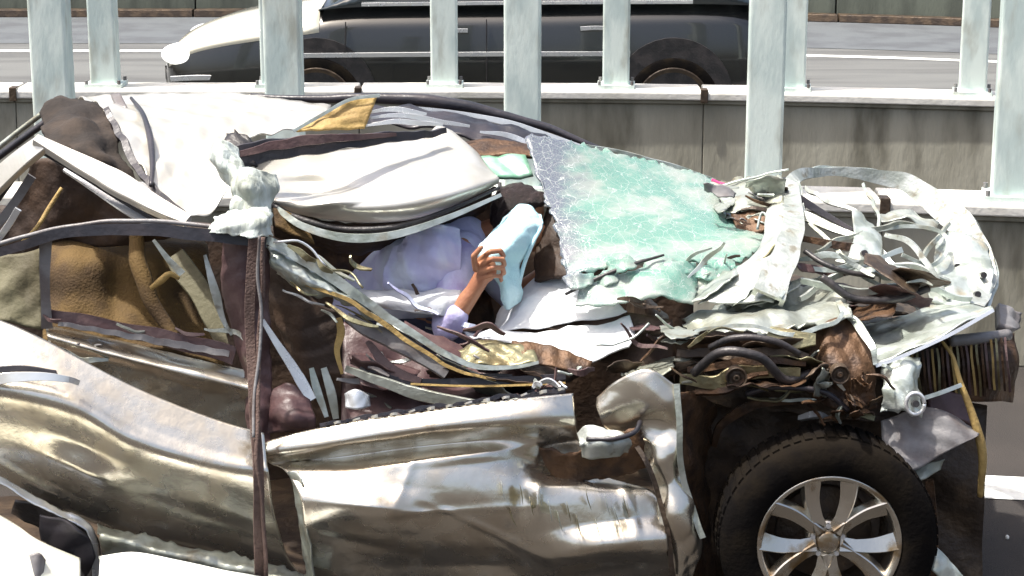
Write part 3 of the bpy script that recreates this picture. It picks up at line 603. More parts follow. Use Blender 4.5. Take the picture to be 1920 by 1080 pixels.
patch('cowl', [[(1090, 540, 6.46), (1150, 518, 6.46), (1240, 490, 6.5), (1310, 510, 6.55)], [(1080, 575, 6.36), (1150, 570, 6.34), (1230, 560, 6.36), (1300, 570, 6.4)]], M['glass'], car, 40, 16, .006, .03, 9, jag=.01)
patch('dash_pad', [[(1030, 392, 6.86), (1050, 420, 6.8), (1064, 450, 6.76)], [(1005, 480, 6.76), (1035, 490, 6.7), (1070, 500, 6.66)], [(1010, 530, 6.7), (1040, 520, 6.64), (1076, 520, 6.6)]], M['dark'], car, 16, 20, .02, .05, 14)

# deflated airbag and door frames
patch('airbag', [[(935, 612, 6.66), (955, 570, 6.7), (1000, 528, 6.74), (1070, 512, 6.72), (1110, 530, 6.6)], [(938, 620, 6.55), (970, 590, 6.56), (1020, 565, 6.56), (1080, 555, 6.54), (1150, 560, 6.46)], [(940, 626, 6.5), (980, 615, 6.48), (1040, 605, 6.46), (1100, 600, 6.44), (1180, 590, 6.4)]],
      M['bag'], car, 60, 36, .004, .04, 6)
patch('airbag', [[(868, 618, 6.5), (940, 622, 6.48), (1030, 620, 6.46), (1110, 612, 6.42), (1180, 590, 6.4)], [(890, 630, 6.42), (960, 636, 6.38), (1040, 648, 6.34), (1110, 645, 6.32), (1190, 625, 6.32)], [(900, 636, 6.42), (970, 646, 6.36), (1040, 668, 6.3), (1100, 684, 6.26), (1180, 652, 6.28)]],
      M['bag'], car, 60, 24, .006, .02, 9)
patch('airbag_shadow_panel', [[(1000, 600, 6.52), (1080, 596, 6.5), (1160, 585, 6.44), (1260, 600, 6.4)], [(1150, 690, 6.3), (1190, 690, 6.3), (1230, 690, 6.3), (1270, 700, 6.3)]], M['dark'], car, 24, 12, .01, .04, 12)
patch('airbag', [[(650, 540, 6.62), (720, 548, 6.6), (800, 542, 6.58), (868, 532, 6.58)], [(670, 556, 6.52), (730, 564, 6.48), (800, 562, 6.48), (862, 556, 6.5)], [(700, 572, 6.5), (750, 582, 6.46), (810, 590, 6.46), (850, 596, 6.48)]], M['bag'], car, 40, 20, .006, .025, 10)
sweep('door_window_frame', [(496, 446, 6.16), (560, 482, 6.16), (640, 532, 6.17), (720, 588, 6.18), (800, 642, 6.18), (870, 680, 6.18), (950, 690, 6.18), (1010, 678, 6.18)], M['pale'], car, [.026, .03, .034, .03, .024, .022, .02, .01], .02, 80, 'U', amp=.006, sc=12)
sweep('door_window_seal', [(505, 470, 6.19), (570, 515, 6.18), (650, 556, 6.18), (730, 612, 6.19), (810, 664, 6.2), (880, 700, 6.2), (960, 706, 6.2)], M['rubber'], car, [.012, .018, .02, .016, .016, .014, .01], .02, 60, amp=.008, sc=14)
sweep('door_window_frame', [(560, 530, 6.15), (640, 556, 6.14), (720, 606, 6.15), (790, 656, 6.15), (850, 692, 6.15), (930, 712, 6.16)], M['ochre'], car, [.01, .016, .016, .012, .01, .008], .012, 50, amp=.006, sc=14)
patch('torn_frame_sheet', [[(500, 448, 6.2), (560, 486, 6.2), (640, 538, 6.2), (720, 594, 6.2)], [(508, 490, 6.15), (560, 520, 6.12), (640, 555, 6.14), (725, 606, 6.17)], [(530, 520, 6.22), (570, 548, 6.2), (640, 566, 6.2), (720, 614, 6.2)]], M['pale'], car, 60, 26, .004, .05, 16, jag=.012)
patch('pillar_cover', [[(500, 490, 6.32), (540, 520, 6.26), (600, 570, 6.24), (645, 588, 6.24)], [(510, 580, 6.3), (550, 620, 6.24), (600, 660, 6.22), (642, 660, 6.22)], [(560, 700, 6.28), (580, 730, 6.22), (605, 760, 6.2), (640, 740, 6.2)], [(580, 790, 6.26), (596, 800, 6.2), (612, 800, 6.18), (640, 790, 6.2)]], M['dark'], car, 36, 44, .008, .05, 12)
sweep('pillar_strip', [(492, 600, 6.14), (520, 645, 6.13), (550, 690, 6.12), (585, 750, 6.1)], M['chrome'], car, [.014, .034, .036, .03], .01, 24)
sweep('pillar_rib', [(634, 596, 6.2), (640, 625, 6.19), (632, 660, 6.18), (640, 700, 6.18)], M['ochre'], car, [.02, .026, .018, .01], .016, 20, amp=.008)
sweep('pillar_rib', [(584, 690, 6.16), (596, 730, 6.14), (612, 782, 6.12)], M['pale'], car, [.016, .026, .014], .012, 16, amp=.006)
sweep('pillar_rib', [(606, 690, 6.17), (622, 740, 6.15), (630, 785, 6.14)], M['inner'], car, [.02, .03, .02], .014, 16, amp=.006)
patch('pillar_foot', [[(500, 740, 6.14), (540, 720, 6.12), (580, 745, 6.1)], [(500, 780, 6.08), (545, 780, 6.04), (590, 790, 6.06)], [(495, 815, 6.08), (545, 810, 6.05), (590, 805, 6.08)]], M['plum'], car, 24, 20, .005, .06, 10)
patch('b_pillar', [[(418, 452, 6.18), (450, 455, 6.14), (505, 458, 6.18)], [(425, 560, 6.18), (460, 570, 6.13), (505, 580, 6.18)], [(455, 700, 6.15), (475, 710, 6.1), (505, 720, 6.14)], [(470, 830, 6.08), (485, 835, 6.04), (505, 840, 6.06)]], M['plum'], car, 20, 50, .012, .02, 8)
sweep('trim_bar', [(650, 596, 6.22), (700, 622, 6.2), (770, 655, 6.18), (836, 702, 6.18)], M['greypl'], car, [.03, .056, .06, .03], .024, 30, twist=12, amp=.008)
patch('inner_door_panel', [[(640, 600, 6.4), (760, 640, 6.42), (880, 690, 6.42), (1060, 690, 6.4)], [(640, 680, 6.3), (760, 710, 6.32), (880, 730, 6.34), (1060, 720, 6.34)], [(640, 800, 6.1), (760, 790, 6.12), (880, 770, 6.14), (1060, 750, 6.14)]], M['plum'], car, 40, 30, .008, .04, 9)
sweep('trim_bar', [(690, 690, 6.2), (760, 716, 6.18), (900, 716, 6.18), (1060, 706, 6.2)], M['blackpl'], car, [.02, .03, .03, .02], .02, 40)
sweep('trim_bar', [(770, 720, 6.15), (880, 724, 6.14), (980, 722, 6.14), (1060, 718, 6.16)], M['ochre'], car, .007, .006, 30)
sweep('trim_bar', [(648, 692, 6.16), (720, 716, 6.13), (800, 742, 6.11), (920, 760, 6.1), (1000, 742, 6.11)], M['inner'], car, [.02, .036, .04, .03, .012], .014, 40, twist=-18, amp=.006)
sweep('trim_bar', [(690, 640, 6.24), (730, 690, 6.2), (790, 716, 6.17)], M['plum'], car, [.02, .036, .02], .02, 20)
patch('lining_scrap', [[(860, 660, 6.3), (900, 640, 6.32), (950, 645, 6.3), (1000, 655, 6.28)], [(870, 690, 6.22), (905, 685, 6.2), (950, 688, 6.2), (1010, 680, 6.2)]], M['olive'], car, 24, 12, .006, .04, 18)
patch('lining_scrap', [[(960, 640, 6.32), (1040, 650, 6.28), (1110, 680, 6.26)], [(960, 670, 6.24), (1040, 690, 6.22), (1100, 706, 6.22)]], M['rust'], car, 24, 12, .006, .03, 16)
patch('speaker_cap', [[(648, 738, 6.1), (668, 730, 6.08), (690, 742, 6.1)], [(650, 765, 6.08), (670, 768, 6.06), (694, 762, 6.09)]], M['chrome'], car, 12, 10, .012, .03, 26)

# bunched rag on the pillar and hanging straps
rag = empty('pale_rag', P(450, 420, 6.1)); tag(rag, 'bunched white rag knotted over the pillar top beside the folded roof panel', 'rag')
blob('knot', [('e', P(468, 355, 6.26), (.06, .05, .06)), ('e', P(455, 388, 6.2), (.045, .045, .045))], M['cloth'], rag, .008, 6, .006, 12)
patch('upper_fold', [[(398, 272, 6.4), (412, 262, 6.36), (432, 266, 6.38), (444, 280, 6.42)], [(396, 300, 6.34), (412, 298, 6.28), (436, 305, 6.3), (452, 315, 6.34)], [(412, 330, 6.32), (430, 335, 6.25), (452, 340, 6.24), (470, 338, 6.3)], [(432, 352, 6.26), (446, 358, 6.2), (462, 358, 6.2), (476, 350, 6.24)]], M['cloth'], rag, 44, 48, .004, .02, 10)
patch('bag_fold', [[(434, 328, 6.26), (460, 316, 6.22), (490, 318, 6.24), (512, 330, 6.32)], [(430, 352, 6.22), (458, 348, 6.15), (490, 350, 6.18), (520, 352, 6.3)], [(440, 378, 6.2), (462, 382, 6.14), (486, 380, 6.16), (508, 372, 6.26)], [(446, 398, 6.18), (464, 402, 6.14), (482, 400, 6.15), (500, 392, 6.22)]], M['cloth'], rag, 44, 48, .004, .02, 10)
patch('skirt', [[(402, 402, 6.22), (432, 394, 6.16), (470, 390, 6.12), (500, 384, 6.16), (512, 392, 6.2)], [(392, 422, 6.14), (430, 416, 6.07), (468, 414, 6.04), (498, 412, 6.06), (512, 416, 6.12)], [(388, 436, 6.12), (428, 438, 6.06), (468, 446, 6.02), (496, 442, 6.04), (512, 440, 6.1)]], M['cloth'], rag, 70, 36, .004, .02, 10, jag=.008)
strap = empty('hanging_strap', P(485, 450, 6.02)); tag(strap, 'brown straps hanging down the pillar across both crushed doors', 'strap')
sweep('webbing', [(476, 440, 6.03), (472, 520, 6.02), (468, 640, 6.0), (474, 760, 5.92), (482, 880, 5.85), (486, 980, 5.86), (488, 1100, 5.9)], M['strap'], strap, [.03, .032, .03, .03, .034, .036, .034], .006, 70, amp=.006, sc=5, twist=[0, 25])
sweep('cord', [(494, 445, 6.02), (494, 540, 6.01), (484, 650, 5.99), (486, 760, 5.91), (480, 860, 5.85), (492, 960, 5.85), (500, 1100, 5.89)], M['strap'], strap, .014, .01, 70, 'round', amp=.008, sc=6)
sweep('cord', [(486, 442, 6.0), (482, 520, 6.0), (490, 620, 5.98), (476, 740, 5.92), (474, 820, 5.86)], M['greypl'], strap, .01, .01, 60, 'round', amp=.008, sc=7)

# bonnet frame, torn back into a ring
hood = sweep('bonnet_frame', [(1440, 556, 6.32), (1468, 490, 6.46), (1486, 430, 6.64), (1488, 378, 6.9), (1484, 342, 7.15), (1530, 322, 7.32), (1620, 328, 7.38), (1700, 346, 7.34), (1770, 392, 7.2), (1822, 448, 7.0), (1850, 515, 6.8), (1832, 580, 6.55)],
      M['frame'], car, [.11, .1, .08, .06, .045, .034, .03, .04, .07, .1, .09, .05], .03, 120, 'U', amp=.012, sc=9)
sweep('frame_flange', [(1470, 336, 7.18), (1540, 314, 7.36), (1640, 320, 7.4), (1720, 348, 7.36), (1800, 400, 7.2), (1856, 470, 6.98), (1868, 530, 6.78), (1850, 578, 6.6)], M['pale'], hood, [.01, .014, .012, .016, .016, .014, .012, .01], .016, 90, amp=.008, sc=14)
sweep('frame_flange', [(1498, 340, 7.1), (1504, 400, 6.86), (1494, 460, 6.6), (1480, 520, 6.42), (1462, 560, 6.3)], M['pale'], hood, [.012, .016, .014, .012, .01], .012, 50, amp=.01, sc=14)
for px, py, Y in ((1794, 500, 6.84), (1843, 516, 6.74), (1832, 552, 6.66), (1620, 475, 6.58), (1716, 757, 6.02)):
    c = P(px, py, Y - .035)
    bm = bmesh.new(); bmesh.ops.create_cone(bm, cap_ends=True, segments=14, radius1=.011, radius2=.011, depth=.03, matrix=Matrix.Translation(c - Vector(car.location)) @ Matrix.Rotation(R(75), 4, 'X'))
    me = bpy.data.meshes.new('bolt_hole'); bm.to_mesh(me); bm.free(); link('bolt_hole', me, M['rubber'], hood if py < 700 else car)
patch('frame_web', [[(1760, 440, 7.0), (1800, 440, 6.95), (1850, 470, 6.9)], [(1750, 500, 6.8), (1800, 505, 6.76), (1862, 520, 6.72)], [(1740, 560, 6.6), (1790, 575, 6.58), (1850, 582, 6.58)]], M['pale'], hood, 30, 30, .006, .03, 8, jag=.01)
patch('frame_web', [[(1596, 398, 6.9), (1620, 404, 6.9), (1648, 440, 6.86)], [(1600, 450, 6.7), (1625, 452, 6.68), (1654, 470, 6.66)], [(1578, 510, 6.5), (1612, 515, 6.48), (1640, 510, 6.5)]], M['pale'], hood, 20, 30, .006, .04, 16)
patch('frame_web', [[(1640, 400, 7.1), (1700, 396, 7.1), (1760, 420, 7.05)], [(1650, 418, 7.0), (1700, 412, 7.0), (1750, 436, 6.98)]], M['inner'], hood, 20, 8, .006, .02, 14)
sweep('frame_rib', [(1645, 430, 6.9), (1700, 422, 6.9), (1770, 440, 6.85), (1772, 480, 6.76), (1740, 498, 6.7), (1690, 478, 6.7)], M['pale'], hood, .014, .01, 40, amp=.008)
sweep('frame_rib', [(1498, 372, 6.95), (1540, 398, 6.9), (1600, 432, 6.8)], M['blackpl'], hood, [.03, .03, .012], .012, 20)
sweep('frame_rib', [(1496, 400, 6.85), (1545, 420, 6.8), (1604, 446, 6.74)], M['inner'], hood, [.04, .04, .02], .01, 20, twist=20, amp=.01)
sweep('frame_rib', [(1500, 446, 6.7), (1550, 454, 6.68), (1606, 462, 6.66)], M['rust'], hood, [.02, .03, .03], .014, 20, amp=.008)
sweep('frame_rib', [(1496, 486, 6.6), (1550, 480, 6.58), (1600, 490, 6.56)], M['pale'], hood, [.012, .024, .01], .01, 20, amp=.012)
sweep('frame_rib', [(1500, 506, 6.54), (1560, 502, 6.52), (1640, 488, 6.54), (1690, 470, 6.6)], M['pale'], hood, [.014, .02, .016, .02], .01, 30, amp=.012)
for k, (a, wd_) in enumerate([([(1500, 560, 6.4), (1560, 520, 6.5), (1660, 500, 6.6), (1760, 520, 6.7)], .026), ([(1610, 410, 6.92), (1650, 470, 6.74), (1700, 530, 6.6), (1720, 580, 6.5)], .02), ([(1520, 420, 6.8), (1600, 500, 6.6), (1690, 560, 6.5)], .018),
        ([(1660, 440, 6.8), (1720, 470, 6.7), (1780, 560, 6.6)], .022), ([(1500, 530, 6.45), (1600, 545, 6.46), (1720, 540, 6.5), (1820, 560, 6.56)], .03), ([(1780, 420, 7.0), (1740, 470, 6.8), (1690, 540, 6.6)], .016),
        ([(1510, 350, 7.2), (1560, 380, 7.0), (1610, 400, 6.92)], .02), ([(1620, 345, 7.3), (1640, 390, 7.05), (1650, 430, 6.9)], .014), ([(1530, 470, 6.62), (1600, 440, 6.74), (1680, 420, 6.9), (1750, 430, 6.95)], .018), ([(1640, 510, 6.6), (1700, 500, 6.64), (1780, 530, 6.66)], .034)]):
    sweep('strut', a, M[('frame', 'pale', 'inner')[k % 3]], hood, [wd_ * .7, wd_ * .9, wd_ * .6], .012, 30, 'U' if k % 2 else 'flat', twist=(k * 47) % 60 - 30, amp=.012, sc=10)
patch('bonnet_skin', [[(1440, 400, 6.8), (1470, 388, 6.8), (1496, 395, 6.78)], [(1420, 470, 6.62), (1452, 470, 6.58), (1488, 460, 6.6)], [(1340, 545, 6.46), (1400, 540, 6.42), (1466, 530, 6.42)], [(1310, 575, 6.4), (1380, 572, 6.36), (1450, 565, 6.34)]], M['frame'], car, 30, 44, .005, .04, 6)
patch('hinge_panel', [[(1336, 345, 7.3), (1400, 335, 7.25), (1465, 330, 7.2)], [(1350, 370, 7.1), (1410, 362, 7.05), (1470, 360, 7.0)], [(1368, 400, 6.95), (1420, 392, 6.92), (1468, 398, 6.88)]], M['inner'], car, 30, 24, .005, .06, 14, jag=.015)
sweep('wire', [(1334, 352, 7.2), (1390, 338, 7.2), (1440, 322, 7.22), (1478, 318, 7.2)], M['pale'], car, .008, .008, 24, 'round', amp=.015)
sweep('cable', [(1336, 338, 7.3), (1350, 344, 7.26), (1374, 350, 7.22)], mat('magenta_cable', (.4, .03, .13), .4), car, .014, .014, 14, 'round')
sweep('hose', [(1420, 430, 6.8), (1428, 400, 6.82), (1440, 410, 6.8), (1446, 445, 6.74)], M['pale'], car, .01, .01, 24, 'round')
patch('inner_cavity', [[(1370, 400, 6.96), (1420, 395, 6.94), (1450, 400, 6.92)], [(1380, 430, 6.88), (1410, 440, 6.86), (1440, 430, 6.86)]], M['rust'], car, 14, 10, .01, .04, 18)

# wing top panels
patch('inner_wing', [[(1290, 590, 6.6), (1400, 556, 6.62), (1500, 546, 6.6), (1578, 538, 6.58)], [(1284, 618, 6.36), (1400, 590, 6.34), (1500, 590, 6.32), (1590, 568, 6.34)], [(1290, 640, 6.2), (1390, 618, 6.16), (1500, 624, 6.14), (1602, 596, 6.2)]], M['inner'], car, 60, 30, .005, .05, 5, jag=.02)
sweep('wing_fold', [(1300, 630, 6.17), (1350, 612, 6.16), (1430, 614, 6.14), (1500, 628, 6.12), (1560, 604, 6.14), (1580, 582, 6.2)], M['pale'], car, [.01, .014, .012, .014, .016, .012], .012, 50, amp=.014, sc=12)
sweep('wing_fold', [(1568, 548, 6.5), (1580, 580, 6.3), (1606, 608, 6.2), (1632, 650, 6.1), (1640, 684, 6.08)], M['pale'], car, [.012, .024, .022, .03, .012], .014, 40, amp=.008)
patch('wing_blade', [[(1604, 612, 6.5), (1700, 586, 6.58), (1780, 572, 6.6), (1858, 574, 6.5)], [(1622, 645, 6.3), (1700, 622, 6.34), (1780, 598, 6.36), (1860, 578, 6.36)], [(1640, 684, 6.1), (1692, 666, 6.1), (1780, 626, 6.12), (1864, 582, 6.2)]], M['pale'], car, 60, 30, .005, .035, 9)
sweep('blade_edge', [(1642, 686, 6.08), (1692, 668, 6.08), (1780, 628, 6.1), (1862, 582, 6.18)], M['chrome'], car, .012, .008, 30)
patch('splash_shield', [[(1512, 628, 6.2), (1556, 600, 6.22), (1590, 600, 6.24), (1632, 645, 6.14)], [(1510, 690, 6.16), (1556, 680, 6.1), (1596, 690, 6.1), (1640, 700, 6.12)], [(1520, 745, 6.14), (1560, 765, 6.08), (1600, 775, 6.08), (1642, 765, 6.12)]], M['rust'], car, 40, 40, .006, .07, 11)
for i, (a, mt, wd_) in enumerate([
    ([(1268, 640, 6.2), (1340, 650, 6.16), (1430, 640, 6.14), (1500, 648, 6.12)], 'rust', .03), ([(1270, 662, 6.16), (1350, 668, 6.12), (1440, 660, 6.1), (1516, 668, 6.1)], 'grime', .034),
    ([(1290, 690, 6.14), (1360, 684, 6.1), (1440, 676, 6.08), (1510, 684, 6.08)], 'rust', .024), ([(1276, 712, 6.12), (1340, 716, 6.08), (1400, 700, 6.07), (1500, 700, 6.06)], 'olive', .045),
    ([(1300, 735, 6.1), (1360, 732, 6.06), (1400, 712, 6.06), (1440, 700, 6.06)], 'rust', .018), ([(1440, 625, 6.15), (1480, 640, 6.12), (1530, 640, 6.1)], 'olive', .06),
    ([(1300, 625, 6.2), (1350, 632, 6.17), (1420, 628, 6.15)], 'grime', .03), ([(1336, 836, 6.3), (1362, 796, 6.28), (1410, 762, 6.26), (1500, 752, 6.26)], 'rust', .03),
    ([(1500, 786, 6.18), (1530, 780, 6.14), (1556, 784, 6.14)], 'chrome', .02), ([(1560, 782, 6.16), (1600, 770, 6.14), (1640, 780, 6.14)], 'olive', .03), ([(1440, 752, 6.22), (1520, 748, 6.2), (1600, 755, 6.18)], 'pale', .01)]):
    sweep('crumpled_rail', a, M[mt], car, [wd_ * .7, wd_, wd_ * 1.1, wd_ * .6], .016, 36, 'U' if i % 2 == 0 else 'flat', twist=(i * 37) % 50 - 25, amp=.014, sc=12)

# engine parts showing in the torn bay
for pts, r_, mt in (([(1300, 700, 6.08), (1350, 660, 6.02), (1420, 668, 6.0), (1470, 710, 6.04), (1520, 700, 6.08)], .03, 'rubber'), ([(1330, 650, 6.1), (1380, 632, 6.06), (1450, 640, 6.04), (1500, 665, 6.06)], .022, 'rubber'),
                    ([(1540, 520, 6.4), (1600, 560, 6.36), (1680, 560, 6.38), (1740, 540, 6.44)], .026, 'rubber'), ([(1510, 470, 6.55), (1560, 500, 6.48), (1640, 520, 6.46)], .018, 'rubber'), ([(1400, 740, 6.1), (1460, 725, 6.06), (1540, 735, 6.04), (1590, 770, 6.04)], .018, 'blackpl')):
    sweep('hose', pts, M[mt], car, r_, r_, 40, 'round', amp=.006)
for px, py, Y, r_ in ((1380, 706, 6.06, .034), (1574, 700, 6.03, .03)):
    c = P(px, py, Y)
    pl = lathe('pulley', c, -1, [(.004, .02), (r_ * .3, .022), (r_ * .35, .008), (r_ * .8, .006), (r_ * .85, .02), (r_, .022), (r_, .012), (r_ * .88, .004), (r_, -.004), (r_, -.02)], M['grime'], car, 28)
# radiator and front end
rad = patch('radiator', [[(1765, 640, 6.4), (1830, 632, 6.45), (1895, 625, 6.55)], [(1772, 690, 6.36), (1840, 690, 6.4), (1898, 690, 6.5)], [(1785, 745, 6.36), (1845, 750, 6.4), (1890, 752, 6.5)]], M['rust'], car, 20, 16, .05, .02)
for k in range(22):
    x = 1692 + k * 9.2; top = 664 - (x - 1690) * .16; 
    sweep('cooling_fin', [(x, top, 6.33 + k * .003), (x + 4, top + 45, 6.3 + k * .003), (x + 8, top + 88 + (k * 37 % 17), 6.3 + k * .004)], M[('rust', 'olive', 'ochre', 'plum')[(k * 7) % 4]], rad, .008, .02, 8, amp=.006)
sweep('radiator_top', [(1780, 640, 6.36), (1840, 634, 6.38), (1890, 628, 6.46)], M['greypl'], rad, .04, .04, 16, 'round')
patch('bumper_stub', [[(1868, 575, 6.8), (1895, 580, 6.8), (1910, 590, 6.85)], [(1870, 615, 6.7), (1895, 622, 6.7), (1908, 618, 6.75)]], M['greypl'], car, 12, 10, .03, .03, 12)
patch('mount_bracket', [[(1652, 690, 6.12), (1690, 672, 6.1), (1730, 668, 6.12)], [(1656, 730, 6.06), (1700, 715, 6.04), (1722, 700, 6.08)], [(1652, 775, 6.05), (1690, 772, 6.02), (1730, 780, 6.04)]], M['pale'], car, 24, 24, .006, .05, 16, jag=.02)
sweep('bracket_eye', [(1716 + 17 * math.cos(a * .3927), 757 + 20 * math.sin(a * .3927), 6.0) for a in range(17)], M['chrome'], car, .013, .012, 30, 'round')
sweep('tie_bar', [(1728, 748, 6.1), (1765, 736, 6.1), (1802, 722, 6.12)], M['pale'], car, .014, .012, 14)
sweep('hose', [(1766, 640, 6.22), (1786, 668, 6.18), (1800, 715, 6.14), (1824, 780, 6.12), (1842, 850, 6.12), (1838, 930, 6.16)], M['ochre'], car, [.01, .012, .016, .03, .03, .02], .02, 40, 'round')
patch('crash_can', [[(1740, 740, 6.3), (1780, 735, 6.3), (1815, 745, 6.3)], [(1740, 800, 6.26), (1790, 790, 6.26), (1825, 800, 6.26)]], M['plum'], car, 14, 12, .02, .03)
patch('undertray', [[(1652, 790, 6.12), (1720, 762, 6.12), (1780, 778, 6.12), (1838, 806, 6.12)], [(1655, 840, 6.07), (1720, 815, 6.07), (1780, 815, 6.08), (1836, 812, 6.1)], [(1662, 892, 6.03), (1720, 880, 6.03), (1770, 850, 6.05), (1834, 818, 6.09)]], M['greypl'], car, 36, 24, .004, .03, 7)
patch('undertray', [[(1690, 880, 6.1), (1740, 868, 6.08), (1768, 862, 6.1)], [(1680, 905, 6.08), (1730, 900, 6.06), (1764, 880, 6.08)]], M['inner'], car, 14, 10, .006, .03)
sweep('bumper_beam', [(1742, 900, 6.3), (1750, 990, 6.3), (1752, 1090, 6.3)], M['rust'], car, .03, .02, 16, amp=.006)
patch('bumper_shard', [[(1736, 1012, 6.02), (1760, 1030, 6.0), (1790, 1062, 6.0), (1830, 1110, 6.0)], [(1738, 1060, 5.98), (1756, 1080, 5.96), (1780, 1100, 5.96), (1810, 1130, 5.98)]], M['pale'], car, 20, 12, .008, .02, 12)

# loose shreds inside the torn front end and cabin
rng = random.Random(11)
def shreds(n, box, Yr, mats, wr=(.006, .024), Lr=(30, 110), ang=(-35, 35), name='torn_strip'):
    for _ in range(n):
        x = rng.uniform(box[0], box[2]); y = rng.uniform(box[1], box[3]); Y = rng.uniform(*Yr)
        a = R(rng.uniform(*ang)); L = rng.uniform(*Lr); k = rng.uniform(-.3, .3) * L
        p = [(x - math.cos(a) * L / 2, y + math.sin(a) * L / 2, Y + rng.uniform(-.04, .04)), (x + k * math.sin(a), y + k * math.cos(a) * .6, Y + rng.uniform(-.03, .03)), (x + math.cos(a) * L / 2, y - math.sin(a) * L / 2, Y + rng.uniform(-.04, .04))]
        wd_ = rng.uniform(*wr); rd_ = rng.random() < .14
        sweep('wire' if rd_ else name, p, M[rng.choice(mats)], car, .008 if rd_ else [wd_ * .4, wd_, wd_ * .5], .006, 12, 'round' if rd_ else 'flat', twist=rng.uniform(-60, 60), amp=.012, sc=16)
def shards(n, box, Yr, mats, size=(30, 80), tilt=(-30, 30), asp=(.2, .5)):
    for _ in range(n):
        x = rng.uniform(box[0], box[2]); y = rng.uniform(box[1], box[3]); Y = rng.uniform(*Yr); a = R(rng.uniform(*tilt)); L = rng.uniform(*size); H = L * rng.uniform(*asp)
        c, s = math.cos(a), math.sin(a); dY = rng.uniform(-.08, .12)
        def q(u, v): return (x + c * u * L / 2 + s * v * H / 2, y - s * u * L / 2 + c * v * H / 2, Y - v * dY + u * rng.uniform(-.05, .05))
        k = rng.uniform(-.6, .6)
        patch('metal_shard', [[q(-1, -rng.uniform(.2, 1)), q(k, -1.1), q(1, -rng.uniform(.1, 1))], [q(-.9, rng.uniform(0, .8)), q(-k, 1), q(.9, rng.uniform(0, .9))]], M[rng.choice(mats)], car, 14, 9, .003, .02, 16, jag=.006)
shards(9, (1520, 500, 1780, 590), (6.4, 6.6), ['grime', 'grime', 'frame', 'rust', 'plum'], (50, 130), (-25, 25), (.12, .3))
shards(12, (1345, 345, 1475, 430), (6.85, 7.1), ['inner', 'greypl', 'pale', 'grime'])
shards(10, (1290, 625, 1520, 735), (6.1, 6.2), ['grime', 'olive', 'rust', 'inner', 'rust', 'grime'], (90, 190), (-12, 10), (.14, .26))
shards(5, (1310, 510, 1460, 580), (6.4, 6.5), ['inner', 'frame', 'pale'], (70, 150), (10, 35), (.15, .3))
shards(7, (1160, 590, 1290, 710), (6.14, 6.3), ['grime', 'inner', 'grime', 'plum'], (40, 110), (-30, 20), (.15, .35))
shards(12, (1530, 680, 1650, 780), (6.0, 6.1), ['rust', 'grime', 'rust', 'inner'], (20, 60), (-80, 80))
shards(8, (680, 650, 1040, 730), (6.16, 6.3), ['plum', 'inner', 'greypl', 'dark'], (110, 220), (-28, 0), (.12, .22))
for k in range(9):
    x = 1090 + k * 38 + rng.uniform(-10, 10); y = 500 + rng.uniform(-8, 34) - k * 1.5; Y = 6.44 + k * .018
    patch('glass_flap', [[(x - 26, y - 6, Y + .02), (x, y - 14, Y), (x + 30, y - 10, Y + .02)], [(x - 20, y + rng.uniform(6, 18), Y - .03), (x + 6, y + rng.uniform(10, 26), Y - .05), (x + 26, y + rng.uniform(0, 16), Y - .02)]], M['glass'], ws, 12, 9, .006, .02, 12, jag=.01)
shreds(9, (1510, 470, 1790, 590), (6.35, 6.8), ['pale', 'inner', 'frame', 'grime'])
shreds(8, (1350, 345, 1475, 420), (6.8, 7.1), ['inner', 'rust', 'grime', 'pale'])
shreds(9, (1270, 615, 1540, 740), (6.05, 6.2), ['rust', 'olive', 'inner', 'grime', 'pale', 'olive'])
shreds(14, (1520, 680, 1660, 790), (6.0, 6.1), ['rust', 'grime', 'pale', 'rust'], Lr=(20, 60), ang=(-80, 80))
shreds(8, (1150, 560, 1290, 700), (6.15, 6.35), ['pale', 'grime', 'inner', 'plum', 'rust'])
shreds(8, (1300, 480, 1440, 560), (6.42, 6.6), ['pale', 'inner', 'grime', 'olive'], ang=(10, 50))
shreds(12, (640, 620, 1060, 750), (6.12, 6.3), ['plum', 'inner', 'greypl', 'dark', 'frame'], ang=(-40, 10))
shreds(10, (1000, 690, 1100, 745), (6.05, 6.15), ['pale', 'chrome', 'plum', 'blackpl'], Lr=(15, 50), ang=(-60, 60))
shreds(12, (500, 470, 720, 600), (6.08, 6.2), ['pale', 'inner', 'chrome', 'olive'], ang=(-45, -20))
shreds(8, (700, 560, 880, 640), (6.4, 6.6), ['plum', 'dark', 'lav', 'pale'], ang=(-45, 30))
shreds(8, (90, 590, 430, 670), (6.1, 6.16), ['plum', 'greypl', 'inner'], ang=(-25, -5))

